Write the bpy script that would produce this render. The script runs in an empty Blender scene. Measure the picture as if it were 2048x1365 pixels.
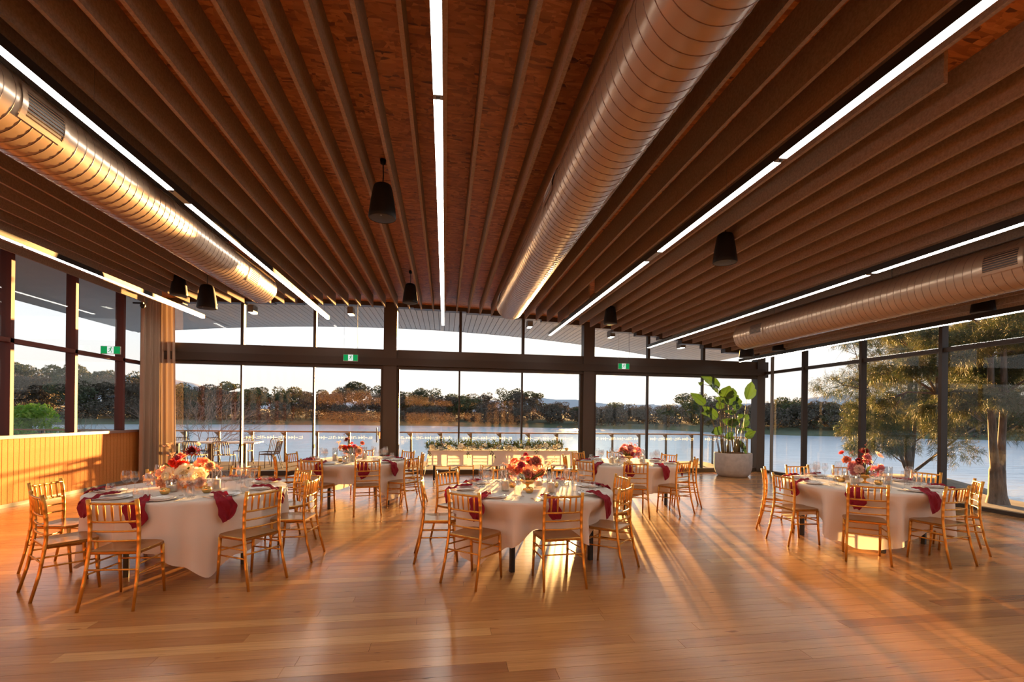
import bpy, math, random
import numpy as np
from mathutils import Vector, Matrix
PI = math.pi
R = math.radians
rnd = random.Random(11)
sc = bpy.context.scene
C = sc.collection

# ------------------------------------------------------------------ camera, sky, sun, exposure
cam_d = bpy.data.cameras.new('camera')
cam = bpy.data.objects.new('camera', cam_d)
C.objects.link(cam)
sc.camera = cam
cam_d.sensor_width = 36.0
cam_d.lens = 980.0 * 36.0 / 2048.0
cam_d.shift_y = 150.1 / 2048.0
cam_d.clip_start = 0.05
cam_d.clip_end = 8000
cam.matrix_world = (Matrix.Translation((0, 0, 1.6)) @ Matrix.Rotation(-math.atan(134 / 980), 4, 'Z')
                    @ Matrix.Rotation(PI / 2, 4, 'X') @ Matrix.Rotation(0.012, 4, 'Z'))

SUN_AZ, SUN_EL = R(15.8), R(3.05)
SUN = Vector((math.sin(SUN_AZ) * math.cos(SUN_EL), math.cos(SUN_AZ) * math.cos(SUN_EL), math.sin(SUN_EL)))


def setup_world():
    w = bpy.data.worlds.new('sky')
    sc.world = w
    w.use_nodes = True
    nt = w.node_tree
    nt.nodes.clear()
    N = nt.nodes.new
    L = nt.links.new
    out = N('ShaderNodeOutputWorld')
    bg = N('ShaderNodeBackground')
    tc = N('ShaderNodeTexCoord')
    sep = N('ShaderNodeSeparateXYZ')
    L(tc.outputs['Generated'], sep.inputs[0])
    ramp = N('ShaderNodeValToRGB')
    mr = N('ShaderNodeMapRange')
    mr.inputs['From Min'].default_value = -0.1
    mr.inputs['From Max'].default_value = 1.0
    L(sep.outputs['Z'], mr.inputs['Value'])
    L(mr.outputs[0], ramp.inputs['Fac'])
    e = ramp.color_ramp.elements
    e[0].position = 0.0
    e[0].color = (0.30, 0.27, 0.23, 1)
    e[1].position = 1.0
    e[1].color = (0.30, 0.46, 0.72, 1)
    for p, c in ((0.085, (0.34, 0.31, 0.27, 1)), (0.092, (0.93, 0.80, 0.68, 1)), (0.13, (0.90, 0.83, 0.76, 1)),
                 (0.20, (0.84, 0.85, 0.86, 1)), (0.42, (0.60, 0.70, 0.84, 1))):
        q = e.new(p)
        q.color = c
    # aureole round the low sun
    dot = N('ShaderNodeVectorMath')
    dot.operation = 'DOT_PRODUCT'
    nrm = N('ShaderNodeVectorMath')
    nrm.operation = 'NORMALIZE'
    L(tc.outputs['Generated'], nrm.inputs[0])
    L(nrm.outputs[0], dot.inputs[0])
    dot.inputs[1].default_value = SUN
    cl = N('ShaderNodeMath')
    cl.operation = 'MAXIMUM'
    cl.inputs[1].default_value = 0.0
    L(dot.outputs['Value'], cl.inputs[0])
    acc = ramp.outputs['Color']
    for power, strength, col in ((9, 0.28, (1, .82, .58)), (120, 0.9, (1, .84, .56)), (2500, 12.0, (1, .86, .58))):
        pw = N('ShaderNodeMath')
        pw.operation = 'POWER'
        pw.inputs[1].default_value = power
        L(cl.outputs[0], pw.inputs[0])
        sc_ = N('ShaderNodeVectorMath')
        sc_.operation = 'SCALE'
        sc_.inputs[0].default_value = [v * strength for v in col]
        L(pw.outputs[0], sc_.inputs['Scale'])
        ad = N('ShaderNodeVectorMath')
        ad.operation = 'ADD'
        L(acc, ad.inputs[0])
        L(sc_.outputs[0], ad.inputs[1])
        acc = ad.outputs[0]
    L(acc, bg.inputs['Color'])
    bg.inputs['Strength'].default_value = 0.56
    L(bg.outputs[0], out.inputs[0])


setup_world()
sun_d = bpy.data.lights.new('sun', 'SUN')
sun_o = bpy.data.objects.new('sun', sun_d)
C.objects.link(sun_o)
sun_d.energy = 22.0
sun_d.angle = R(0.7)
sun_d.color = (1.0, 0.52, 0.17)
sun_o.rotation_euler = (SUN).to_track_quat('Z', 'Y').to_euler()
STRIP = 10.0
vs = sc.view_settings
vs.view_transform = 'Standard'
vs.look = 'None'
vs.exposure = 1.2
vs.gamma = 1.0
vs.use_curve_mapping = False
cy = sc.cycles
cy.use_denoising = True
cy.use_adaptive_sampling = True
cy.adaptive_threshold = 0.06
cy.max_bounces = 7
cy.diffuse_bounces = 4
cy.glossy_bounces = 4
cy.transmission_bounces = 4
cy.transparent_max_bounces = 24
cy.sample_clamp_indirect = 6.0
cy.caustics_reflective = False
cy.caustics_refractive = False


# ------------------------------------------------------------------ mesh helpers
class MB:
    def __init__(s):
        s.v = []
        s.f = []

    def quad(s, a, b, c, d):
        i = len(s.v)
        s.v += [a, b, c, d]
        s.f.append((i, i + 1, i + 2, i + 3))
        return s

    def poly(s, pts):
        i = len(s.v)
        s.v += list(pts)
        s.f.append(tuple(range(i, i + len(pts))))
        return s

    def box(s, x0, x1, y0, y1, z0, z1):
        i = len(s.v)
        s.v += [(x0, y0, z0), (x1, y0, z0), (x1, y1, z0), (x0, y1, z0), (x0, y0, z1), (x1, y0, z1), (x1, y1, z1), (x0, y1, z1)]
        s.f += [(i, i + 3, i + 2, i + 1), (i + 4, i + 5, i + 6, i + 7), (i, i + 1, i + 5, i + 4), (i + 1, i + 2, i + 6, i + 5),
                (i + 2, i + 3, i + 7, i + 6), (i + 3, i, i + 4, i + 7)]
        return s

    def prism(s, pts, z0, z1):
        n = len(pts)
        i = len(s.v)
        s.v += [(x, y, z0) for x, y in pts] + [(x, y, z1) for x, y in pts]
        s.f.append(tuple(range(i + n - 1, i - 1, -1)))
        s.f.append(tuple(range(i + n, i + 2 * n)))
        for k in range(n):
            j = (k + 1) % n
            s.f.append((i + k, i + j, i + n + j, i + n + k))
        return s

    def tube(s, path, rad, n=8, cap=True):
        P = [Vector(p) for p in path]
        m = len(P)
        if not hasattr(rad, '__len__'):
            rad = [rad] * m
        up = None
        base = len(s.v)
        for k in range(m):
            t = (P[min(k + 1, m - 1)] - P[max(k - 1, 0)])
            t.normalize()
            if up is None:
                a = Vector((0, 0, 1)) if abs(t.z) < .9 else Vector((1, 0, 0))
                up = (a - t * a.dot(t)).normalized()
            else:
                up = (up - t * up.dot(t)).normalized()
            b = t.cross(up)
            for j in range(n):
                a = 2 * PI * j / n
                q = P[k] + (up * math.cos(a) + b * math.sin(a)) * rad[k]
                s.v.append(tuple(q))
        for k in range(m - 1):
            for j in range(n):
                j2 = (j + 1) % n
                a = base + k * n
                s.f.append((a + j, a + j2, a + n + j2, a + n + j))
        if cap:
            s.f.append(tuple(base + j for j in range(n - 1, -1, -1)))
            s.f.append(tuple(base + (m - 1) * n + j for j in range(n)))
        return s

    def lathe(s, prof, n=24, c=(0, 0, 0)):
        base = len(s.v)
        for r, z in prof:
            for j in range(n):
                a = 2 * PI * j / n
                s.v.append((c[0] + r * math.cos(a), c[1] + r * math.sin(a), c[2] + z))
        for k in range(len(prof) - 1):
            for j in range(n):
                j2 = (j + 1) % n
                a = base + k * n
                s.f.append((a + j, a + j2, a + n + j2, a + n + j))
        return s

    def grid(s, fn, nu, nv, loop=False):
        base = len(s.v)
        for i in range(nu + 1 if not loop else nu):
            for j in range(nv + 1):
                s.v.append(tuple(fn(i / nu, j / nv)))
        w = nv + 1
        for i in range(nu):
            i2 = (i + 1) % nu if loop else i + 1
            for j in range(nv):
                s.f.append((base + i * w + j, base + i2 * w + j, base + i2 * w + j + 1, base + i * w + j + 1))
        return s

    def mesh(s, name, mat, smooth=False):
        me = bpy.data.meshes.new(name)
        me.from_pydata([tuple(p) for p in s.v], [], s.f)
        me.update()
        if mat:
            me.materials.append(mat)
        if smooth:
            me.polygons.foreach_set('use_smooth', [True] * len(me.polygons))
        return me


def inst(name, me, parent=None, loc=(0, 0, 0), rot=(0, 0, 0), scale=(1, 1, 1)):
    o = bpy.data.objects.new(name, me)
    C.objects.link(o)
    if parent is not None:
        o.parent = parent
    o.location = loc
    o.rotation_euler = rot
    o.scale = scale
    return o


def thing(name, label, cat, group=None, loc=(0, 0, 0), rz=0.0, me=None):
    o = inst(name, me, None, loc, (0, 0, rz))
    o['label'] = label
    o['category'] = cat
    if group:
        o['group'] = group
    return o


def struct(name, me=None, label=None, loc=(0, 0, 0), rz=0.0):
    o = inst(name, me, None, loc, (0, 0, rz))
    o['kind'] = 'structure'
    if label:
        o['label'] = label
    return o


def spawn(kit, root):
    """kit: list of (name, mesh, loc, rot, sub-kit)"""
    for it in kit:
        o = inst(it[0], it[1], root, *(it[2:4] if len(it) > 3 else ()))
        if len(it) > 4:
            for sub in it[4]:
                inst(sub[0], sub[1], o, *(sub[2:4] if len(sub) > 3 else ()))
    return root


# ------------------------------------------------------------------ materials
def mat(name, col=(.5, .5, .5), rough=.5, metal=0.0, **kw):
    m = bpy.data.materials.new(name)
    m.use_nodes = True
    b = m.node_tree.nodes['Principled BSDF']
    b.inputs['Base Color'].default_value = (*col, 1)
    b.inputs['Roughness'].default_value = rough
    b.inputs['Metallic'].default_value = metal
    for k, v in kw.items():
        b.inputs[k.replace('_', ' ')].default_value = v
    return m


def nodes_of(m):
    nt = m.node_tree
    return nt, nt.nodes.new, nt.links.new, nt.nodes['Principled BSDF']


def noise_col(m, cols, scale=(1, 1, 1), nscale=5.0, detail=4.0, rough=.6, bump=0.0, coords='Object', distort=0.0, bdist=.01):
    nt, N, L, b = nodes_of(m)
    tc = N('ShaderNodeTexCoord')
    mp = N('ShaderNodeMapping')
    mp.inputs['Scale'].default_value = scale
    L(tc.outputs[coords], mp.inputs[0])
    ns = N('ShaderNodeTexNoise')
    ns.inputs['Scale'].default_value = nscale
    ns.inputs['Detail'].default_value = detail
    ns.inputs['Roughness'].default_value = rough
    ns.inputs['Distortion'].default_value = distort
    L(mp.outputs[0], ns.inputs['Vector'])
    rp = N('ShaderNodeValToRGB')
    L(ns.outputs['Fac'], rp.inputs['Fac'])
    e = rp.color_ramp.elements
    for i, (p, c) in enumerate(cols):
        q = e[i] if i < 2 else e.new(p)
        q.position = p
        q.color = (*c, 1)
    L(rp.outputs['Color'], b.inputs['Base Color'])
    if bump:
        bp = N('ShaderNodeBump')
        bp.inputs['Strength'].default_value = bump
        bp.inputs['Distance'].default_value = bdist
        L(ns.outputs['Fac'], bp.inputs['Height'])
        L(bp.outputs[0], b.inputs['Normal'])
    return m


def glass_thin(name, tint=(1, 1, 1), ior=1.45, boost=1.0):
    m = bpy.data.materials.new(name)
    m.use_nodes = True
    nt = m.node_tree
    nt.nodes.clear()
    N, L = nt.nodes.new, nt.links.new
    out = N('ShaderNodeOutputMaterial')
    tr = N('ShaderNodeBsdfTransparent')
    tr.inputs['Color'].default_value = (*tint, 1)
    gl = N('ShaderNodeBsdfGlossy')
    gl.inputs['Roughness'].default_value = 0.015
    # Schlick reflectance of a clear surface, the same from both sides
    f0 = ((ior - 1) / (ior + 1)) ** 2 * boost
    lw_ = N('ShaderNodeLayerWeight')
    lw_.inputs['Blend'].default_value = .5
    pw = N('ShaderNodeMath')
    pw.operation = 'POWER'
    pw.inputs[1].default_value = 5
    L(lw_.outputs['Facing'], pw.inputs[0])
    mu = N('ShaderNodeMath')
    mu.operation = 'MULTIPLY_ADD'
    mu.inputs[1].default_value = 1 - f0
    mu.inputs[2].default_value = f0
    mu.use_clamp = True
    L(pw.outputs[0], mu.inputs[0])
    mx = N('ShaderNodeMixShader')
    L(mu.outputs[0], mx.inputs[0])
    L(tr.outputs[0], mx.inputs[1])
    L(gl.outputs[0], mx.inputs[2])
    L(mx.outputs[0], out.inputs[0])
    return m


def emit(name, col, s):
    m = bpy.data.materials.new(name)
    m.use_nodes = True
    nt = m.node_tree
    nt.nodes.clear()
    out = nt.nodes.new('ShaderNodeOutputMaterial')
    em = nt.nodes.new('ShaderNodeEmission')
    em.inputs[0].default_value = (*col, 1)
    em.inputs[1].default_value = s
    nt.links.new(em.outputs[0], out.inputs[0])
    return m


def floor_mat():
    m = mat('floor_boards', rough=.24, Coat_Weight=.25, Coat_Roughness=.2)
    nt, N, L, b = nodes_of(m)
    at = N('ShaderNodeAttribute')
    at.attribute_name = 'tone'
    rp = N('ShaderNodeValToRGB')
    e = rp.color_ramp.elements
    e[0].position = 0
    e[0].color = (.30, .112, .034, 1)
    e[1].position = 1
    e[1].color = (.60, .30, .105, 1)
    q = e.new(.25)
    q.color = (.42, .175, .055, 1)
    q = e.new(.7)
    q.color = (.50, .225, .075, 1)
    L(at.outputs['Fac'], rp.inputs['Fac'])
    tc = N('ShaderNodeTexCoord')
    mp = N('ShaderNodeMapping')
    mp.inputs['Scale'].default_value = (.9, 22, 1)
    L(tc.outputs['Object'], mp.inputs[0])
    ad = N('ShaderNodeVectorMath')
    ad.operation = 'ADD'
    sc3 = N('ShaderNodeVectorMath')
    sc3.operation = 'SCALE'
    sc3.inputs[0].default_value = (37, 11, 5)
    L(at.outputs['Fac'], sc3.inputs['Scale'])
    L(mp.outputs[0], ad.inputs[0])
    L(sc3.outputs[0], ad.inputs[1])
    ns = N('ShaderNodeTexNoise')
    ns.inputs['Scale'].default_value = 2.2
    ns.inputs['Detail'].default_value = 6
    ns.inputs['Distortion'].default_value = .6
    L(ad.outputs[0], ns.inputs['Vector'])
    mr = N('ShaderNodeMapRange')
    mr.inputs['To Min'].default_value = .62
    mr.inputs['To Max'].default_value = 1.32
    L(ns.outputs['Fac'], mr.inputs[0])
    mu = N('ShaderNodeVectorMath')
    mu.operation = 'SCALE'
    L(rp.outputs[0], mu.inputs[0])
    L(mr.outputs[0], mu.inputs['Scale'])
    # gum veins and nail dots
    vo = N('ShaderNodeTexNoise')
    vo.inputs['Scale'].default_value = 5.0
    vo.inputs['Detail'].default_value = 2
    mp2 = N('ShaderNodeMapping')
    mp2.inputs['Scale'].default_value = (.8, 5, 1)
    L(tc.outputs['Object'], mp2.inputs[0])
    L(mp2.outputs[0], vo.inputs['Vector'])
    vr = N('ShaderNodeValToRGB')
    vr.color_ramp.elements[0].position = .70
    vr.color_ramp.elements[0].color = (1, 1, 1, 1)
    vr.color_ramp.elements[1].position = .76
    vr.color_ramp.elements[1].color = (.45, .36, .3, 1)
    L(vo.outputs['Fac'], vr.inputs[0])
    mm = N('ShaderNodeVectorMath')
    mm.operation = 'MULTIPLY'
    L(mu.outputs[0], mm.inputs[0])
    L(vr.outputs[0], mm.inputs[1])
    L(mm.outputs[0], b.inputs['Base Color'])
    bp = N('ShaderNodeBump')
    bp.inputs['Strength'].default_value = .06
    bp.inputs['Distance'].default_value = .002
    L(ns.outputs['Fac'], bp.inputs['Height'])
    L(bp.outputs[0], b.inputs['Normal'])
    return m


def osb_mat():
    m = mat('strand_board', rough=.55)
    nt, N, L, b = nodes_of(m)
    tc = N('ShaderNodeTexCoord')
    cols = []
    for k, (sc_, rot) in enumerate((((7, 36, 1), .2), ((9, 30, 1), -.5), ((20, 12, 1), 1.0))):
        mp = N('ShaderNodeMapping')
        mp.inputs['Scale'].default_value = sc_
        mp.inputs['Rotation'].default_value = (0, 0, rot)
        mp.inputs['Location'].default_value = (k * 7.3, k * 3.1, 0)
        L(tc.outputs['Object'], mp.inputs[0])
        nz = N('ShaderNodeTexNoise')
        nz.inputs['Scale'].default_value = .25
        L(mp.outputs[0], nz.inputs['Vector'])
        ad = N('ShaderNodeVectorMath')
        ad.operation = 'MULTIPLY_ADD'
        ad.inputs[1].default_value = (2, 2, 2)
        L(nz.outputs['Color'], ad.inputs[0])
        L(mp.outputs[0], ad.inputs[2])
        vo = N('ShaderNodeTexVoronoi')
        vo.voronoi_dimensions = '2D'
        vo.inputs['Scale'].default_value = 1.0
        L(ad.outputs[0], vo.inputs['Vector'])
        cols.append(vo.outputs['Color'])
    sp = [N('ShaderNodeSeparateColor') for _ in cols]
    for s_, c in zip(sp, cols):
        L(c, s_.inputs[0])
    gt = N('ShaderNodeMath')
    gt.operation = 'GREATER_THAN'
    gt.inputs[1].default_value = .5
    L(sp[2].outputs[1], gt.inputs[0])
    mx = N('ShaderNodeMix')
    L(gt.outputs[0], mx.inputs[0])
    L(sp[0].outputs[0], mx.inputs[2])
    L(sp[1].outputs[0], mx.inputs[3])
    rp = N('ShaderNodeValToRGB')
    L(mx.outputs[0], rp.inputs[0])
    e = rp.color_ramp.elements
    e[0].position = 0
    e[0].color = (.13, .042, .012, 1)
    e[1].position = 1
    e[1].color = (.64, .28, .09, 1)
    for p, c in ((.05, (.30, .10, .024, 1)), (.4, (.45, .165, .042, 1)), (.8, (.54, .21, .06, 1))):
        q = e.new(p)
        q.color = c
    L(rp.outputs[0], b.inputs['Base Color'])
    bp = N('ShaderNodeBump')
    bp.inputs['Strength'].default_value = .3
    bp.inputs['Distance'].default_value = .003
    L(mx.outputs[0], bp.inputs['Height'])
    L(bp.outputs[0], b.inputs['Normal'])
    return m


def cloth_mat(name, col, rough=.85, trans=.0, wscale=900, bump=.08):
    m = bpy.data.materials.new(name)
    m.use_nodes = True
    nt = m.node_tree
    b = nt.nodes['Principled BSDF']
    b.inputs['Base Color'].default_value = (*col, 1)
    b.inputs['Roughness'].default_value = rough
    b.inputs['Sheen Weight'].default_value = .15
    N, L = nt.nodes.new, nt.links.new
    tc = N('ShaderNodeTexCoord')
    ns = N('ShaderNodeTexNoise')
    ns.inputs['Scale'].default_value = wscale / 100
    ns.inputs['Detail'].default_value = 3
    L(tc.outputs['Object'], ns.inputs['Vector'])
    bp = N('ShaderNodeBump')
    bp.inputs['Strength'].default_value = bump
    bp.inputs['Distance'].default_value = .02
    L(ns.outputs['Fac'], bp.inputs['Height'])
    L(bp.outputs[0], b.inputs['Normal'])
    if trans:
        tl = N('ShaderNodeBsdfTranslucent')
        tl.inputs['Color'].default_value = (*col, 1)
        mx = N('ShaderNodeMixShader')
        mx.inputs[0].default_value = trans
        out = nt.nodes['Material Output']
        L(b.outputs[0], mx.inputs[1])
        L(tl.outputs[0], mx.inputs[2])
        L(mx.outputs[0], out.inputs[0])
    return m


def leaf_mat(name, col, col2, trans=.35, rough=.5):
    m = bpy.data.materials.new(name)
    m.use_nodes = True
    nt = m.node_tree
    b = nt.nodes['Principled BSDF']
    b.inputs['Roughness'].default_value = rough
    N, L = nt.nodes.new, nt.links.new
    tc = N('ShaderNodeTexCoord')
    ns = N('ShaderNodeTexNoise')
    ns.inputs['Scale'].default_value = 1.3
    ns.inputs['Detail'].default_value = 3
    L(tc.outputs['Object'], ns.inputs['Vector'])
    rp = N('ShaderNodeValToRGB')
    rp.color_ramp.elements[0].position = .35
    rp.color_ramp.elements[0].color = (*col, 1)
    rp.color_ramp.elements[1].position = .65
    rp.color_ramp.elements[1].color = (*col2, 1)
    L(ns.outputs['Fac'], rp.inputs[0])
    L(rp.outputs[0], b.inputs['Base Color'])
    tl = N('ShaderNodeBsdfTranslucent')
    L(rp.outputs[0], tl.inputs['Color'])
    mx = N('ShaderNodeMixShader')
    mx.inputs[0].default_value = trans
    L(b.outputs[0], mx.inputs[1])
    L(tl.outputs[0], mx.inputs[2])
    L(mx.outputs[0], nt.nodes['Material Output'].inputs[0])
    return m


M = {}
M['floor'] = floor_mat()
M['subfloor'] = mat('subfloor', (.10, .05, .025), .7)
M['osb'] = osb_mat()
M['slat'] = noise_col(mat('felt_slat', rough=.95), [(.35, (.23, .17, .12)), (.65, (.32, .24, .175))], nscale=45, detail=3)
M['panel'] = noise_col(mat('felt_panel', rough=.9), [(.3, (.54, .20, .040)), (.7, (.64, .25, .055))], nscale=60, detail=2)
M['duct'] = mat('painted_duct', (.35, .245, .165), .27, .35)
M['seam'] = mat('duct_seam', (.13, .075, .045), .4, .2)
M['black'] = mat('black_powder', (.012, .011, .010), .45)
M['blackbox'] = mat('speaker_black', (.006, .0055, .005), .6, Specular_IOR_Level=.25)
M['grille'] = mat('speaker_grille', (.022, .022, .022), .6)
M['frame'] = mat('bronze_frame', (.038, .028, .021), .5, 0, Specular_IOR_Level=.3)
M['beam'] = mat('dark_beam', (.042, .030, .022), .5)
M['red_frame'] = mat('oxblood_frame', (.11, .026, .014), .55, Specular_IOR_Level=.3)
M['sill'] = mat('sill_timber', (.26, .12, .07), .45)
M['skirt'] = mat('grey_skirting', (.16, .15, .13), .5)
M['grille_dark'] = mat('duct_grille', (.03, .02, .015), .6)
M['strip'] = emit('led_strip', (1.0, .94, .84), STRIP)
M['lamp'] = emit('soffit_lamp', (1.0, .93, .8), 4.0)
M['glass'] = glass_thin('window_glass', (.98, .985, .98), 1.5, .55)
M['glass_r'] = glass_thin('rail_glass', (.95, .97, .96), 1.45, .6)
M['ware'] = glass_thin('glassware', (.94, .945, .945), 1.45, 4.5)
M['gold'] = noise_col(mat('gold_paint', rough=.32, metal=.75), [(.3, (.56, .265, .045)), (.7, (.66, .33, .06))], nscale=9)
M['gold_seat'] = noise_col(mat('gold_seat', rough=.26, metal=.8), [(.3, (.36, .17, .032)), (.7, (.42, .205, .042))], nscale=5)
M['brass'] = mat('brass', (.72, .46, .16), .22, 1.0)
M['linen'] = cloth_mat('white_linen', (.82, .76, .69), trans=.2, bump=.05)
M['napkin'] = cloth_mat('crimson_napkin', (.25, .003, .018), trans=.12, wscale=2500, bump=.35)
M['napkin'].node_tree.nodes['Principled BSDF'].inputs['Sheen Weight'].default_value = 0
M['curtain'] = cloth_mat('curtain', (.42, .31, .225), trans=.10, wscale=1500)
M['china'] = mat('china', (.82, .80, .77), .2)
M['silver'] = mat('cutlery', (.75, .73, .70), .2, 1.0)
M['wax'] = mat('wax', (.88, .80, .66), .5, Subsurface_Weight=.2)
M['flame'] = emit('flame', (1, .6, .2), 18)
M['pot'] = noise_col(mat('pot_concrete', rough=.8), [(.3, (.36, .33, .30)), (.7, (.46, .42, .385))], nscale=8, detail=6)
M['soil'] = noise_col(mat('coir', rough=1), [(.3, (.16, .07, .03)), (.7, (.30, .15, .07))], nscale=40, bump=.8)
M['leaf'] = leaf_mat('strelitzia_leaf', (.022, .060, .012), (.050, .105, .018), .30, .32)
M['stalk'] = mat('stalk', (.16, .13, .06), .5)
M['garland'] = leaf_mat('garland_leaf', (.035, .065, .02), (.085, .12, .045), .3, .5)
M['stem'] = mat('green_stem', (.07, .12, .03), .5)
M['bronze_leaf'] = leaf_mat('vase_leaf', (.10, .16, .03), (.17, .20, .05), .4)
for k, c in dict(burgundy=(.13, .005, .010), red=(.78, .07, .03), coral=(.78, .30, .19), peach=(.90, .54, .36), cream=(.92, .80, .60),
                 blush=(.90, .63, .53), pink=(.78, .34, .36), dusty=(.56, .23, .18), deep=(.56, .07, .13), white=(.88, .84, .72)).items():
    M['fl_' + k] = leaf_mat('petal_' + k, c, tuple(min(1, v * 1.2) for v in c), .35, .55)
M['green_sign'] = emit('exit_green', (.01, .30, .08), .42)
M['white_sign'] = emit('exit_white', (.85, .9, .85), .42)
M['sign_body'] = mat('sign_body', (.5, .5, .5), .4)
M['soffit'] = noise_col(mat('soffit_board', rough=.5), [(.3, (.52, .57, .565)), (.7, (.57, .62, .61))], nscale=3)
M['soffit_gap'] = mat('soffit_backing', (.02, .02, .02), .8)
M['deck'] = noise_col(mat('deck_timber', rough=.65), [(.3, (.10, .075, .055)), (.7, (.17, .13, .10))], scale=(1, 30, 1), nscale=1.5, detail=5)
M['deck'].node_tree.nodes['Principled BSDF'].inputs['Specular IOR Level'].default_value = .2
M['deck'].node_tree.nodes['Principled BSDF'].inputs['Roughness'].default_value = .85
M['steel'] = mat('galvanised', (.17, .155, .13), .45, .2)
M['rail_wood'] = mat('handrail_timber', (.36, .19, .10), .5)
M['outdoor'] = mat('outdoor_metal', (.045, .038, .028), .55, 0, Specular_IOR_Level=.3)
M['outdoor_top'] = mat('outdoor_top', (.62, .60, .57), .4)
M['decal'] = glass_thin('frosted_film', (.93, .93, .93), 1.45, .5)
_nt = M['decal'].node_tree
_tl = _nt.nodes.new('ShaderNodeBsdfTranslucent')
_tl.inputs['Color'].default_value = (.9, .88, .85, 1)
_mx = _nt.nodes.new('ShaderNodeMixShader')
_mx.inputs[0].default_value = .18
_out = [q for q in _nt.nodes if q.type == 'OUTPUT_MATERIAL'][0]
_nt.links.new(_out.inputs[0].links[0].from_socket, _mx.inputs[1])
_nt.links.new(_tl.outputs[0], _mx.inputs[2])
_nt.links.new(_mx.outputs[0], _out.inputs[0])
M['wall'] = mat('plaster', (.42, .36, .30), .8)
M['timber_wall'] = noise_col(mat('timber_wall', rough=.5), [(.3, (.23, .11, .05)), (.7, (.33, .17, .08))], scale=(20, 20, .8), nscale=1.5)
M['bark'] = noise_col(mat('bark', rough=.95), [(.3, (.075, .058, .045)), (.7, (.20, .155, .12))], scale=(6, 6, 1), nscale=3, bump=.6, bdist=.03)
M['twig'] = mat('bare_twig', (.26, .19, .15), .9)
M['needles'] = leaf_mat('needles', (.030, .050, .018), (.070, .090, .028), .28, .6)
M['needles_gold'] = leaf_mat('needles_b', (.060, .065, .020), (.12, .11, .032), .32, .6)
M['tree_a'] = leaf_mat('far_foliage_a', (.035, .045, .018), (.075, .085, .032), .12, .8)
M['tree_b'] = leaf_mat('far_foliage_b', (.060, .045, .030), (.115, .095, .065), .10, .9)
M['tree_c'] = leaf_mat('far_foliage_c', (.050, .062, .018), (.105, .115, .040), .14, .8)
M['willow'] = leaf_mat('willow_leaf', (.16, .30, .025), (.27, .42, .05), .5, .6)
M['grass'] = noise_col(mat('lawn', rough=1), [(.3, (.07, .085, .035)), (.7, (.13, .14, .07))], nscale=.15, detail=6)
M['hill'] = noise_col(mat('hill', rough=1), [(.3, (.40, .41, .42)), (.7, (.46, .46, .45))], nscale=.01, detail=6)  # distance haze is painted in: the pale grey replaces haze in the air
M['soil_bank'] = noise_col(mat('bank', rough=1), [(.3, (.16, .12, .08)), (.7, (.30, .24, .17))], nscale=2, detail=6)


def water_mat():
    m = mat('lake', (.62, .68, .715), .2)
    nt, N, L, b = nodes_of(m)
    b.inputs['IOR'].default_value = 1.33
    tc = N('ShaderNodeTexCoord')
    hs = []
    for s_, sc_ in ((1.6, (.35, 1.0, 1)), (.35, (.5, 1, 1))):
        mp = N('ShaderNodeMapping')
        mp.inputs['Scale'].default_value = sc_
        mp.inputs['Rotation'].default_value = (0, 0, .2)
        L(tc.outputs['Object'], mp.inputs[0])
        ns = N('ShaderNodeTexNoise')
        ns.inputs['Scale'].default_value = s_
        ns.inputs['Detail'].default_value = 4
        L(mp.outputs[0], ns.inputs['Vector'])
        hs.append(ns.outputs['Fac'])
    ad = N('ShaderNodeMath')
    ad.operation = 'ADD'
    L(hs[0], ad.inputs[0])
    L(hs[1], ad.inputs[1])
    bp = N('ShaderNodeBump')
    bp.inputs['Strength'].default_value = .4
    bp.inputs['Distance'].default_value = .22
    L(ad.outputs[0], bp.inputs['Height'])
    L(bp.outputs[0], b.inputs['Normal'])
    return m


M['water'] = water_mat()


# ------------------------------------------------------------------ room shell
XL, XR = -7.1, 9.6
YB = -6.0
SK = 0.033                                   # the back wall runs slightly askew


def wy(X):
    return 13.52 + SK * X


def zc(X):
    return 4.585 - .0072 * (X + 2.2) ** 2


# floor: dark subfloor slab with the boards laid on it
A_SK = math.atan(SK)
fl = struct('floor', MB().prism([(XL - .1, YB), (XR + .1, YB), (XR + .1, wy(XR) + .1), (XL - .1, wy(XL) + .1)], -.25, -.012).mesh('floor', M['subfloor']),
            'polished honey-coloured timber board floor of the hall')


def board_mesh(mb, tones, name):
    me = mb.mesh(name, M['floor'])
    a = me.attributes.new('tone', 'FLOAT', 'FACE')
    a.data.foreach_set('value', tones)
    return me


def clip_board(x0, x1, r0, r1):
    # board between rows r0..r1 (distance measured along Y at X=0), following the skew
    return [(x0, r0 + SK * x0), (x1, r0 + SK * x1), (x1, r1 + SK * x1), (x0, r1 + SK * x0)]


far_b, far_t = MB(), []
BW = .131
rows = int((13.52 - YB) / BW) + 1
for i in range(rows):
    r1 = 13.50 - i * BW
    r0 = r1 - BW + .0022
    if r0 < YB + .4:
        break
    x = XL + .02 - rnd.random() * 2.5
    while x < XR - .02:
        ln = rnd.choice((1.2, 1.8, 2.4, 3.0, 3.6, 4.2)) * rnd.uniform(.8, 1.15)
        a, b = max(x, XL + .02), min(x + ln - .002, XR - .02)
        x += ln
        if b - a < .08:
            continue
        tone = min(1, max(0, rnd.gauss(.52, .22)))
        near = 2.0 < r0 < 5.7
        mb = far_b if not near else MB()
        mb.prism(clip_board(a, b, r0, r1), -.012, 0.0)
        if near:
            inst('floor_board', board_mesh(mb, [tone] * 6, 'floor_board'), fl)
        else:
            far_t += [tone] * 6
o = inst('floor_boards', board_mesh(far_b, far_t, 'floor_boards'), fl)
o['kind'] = 'stuff'

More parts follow.
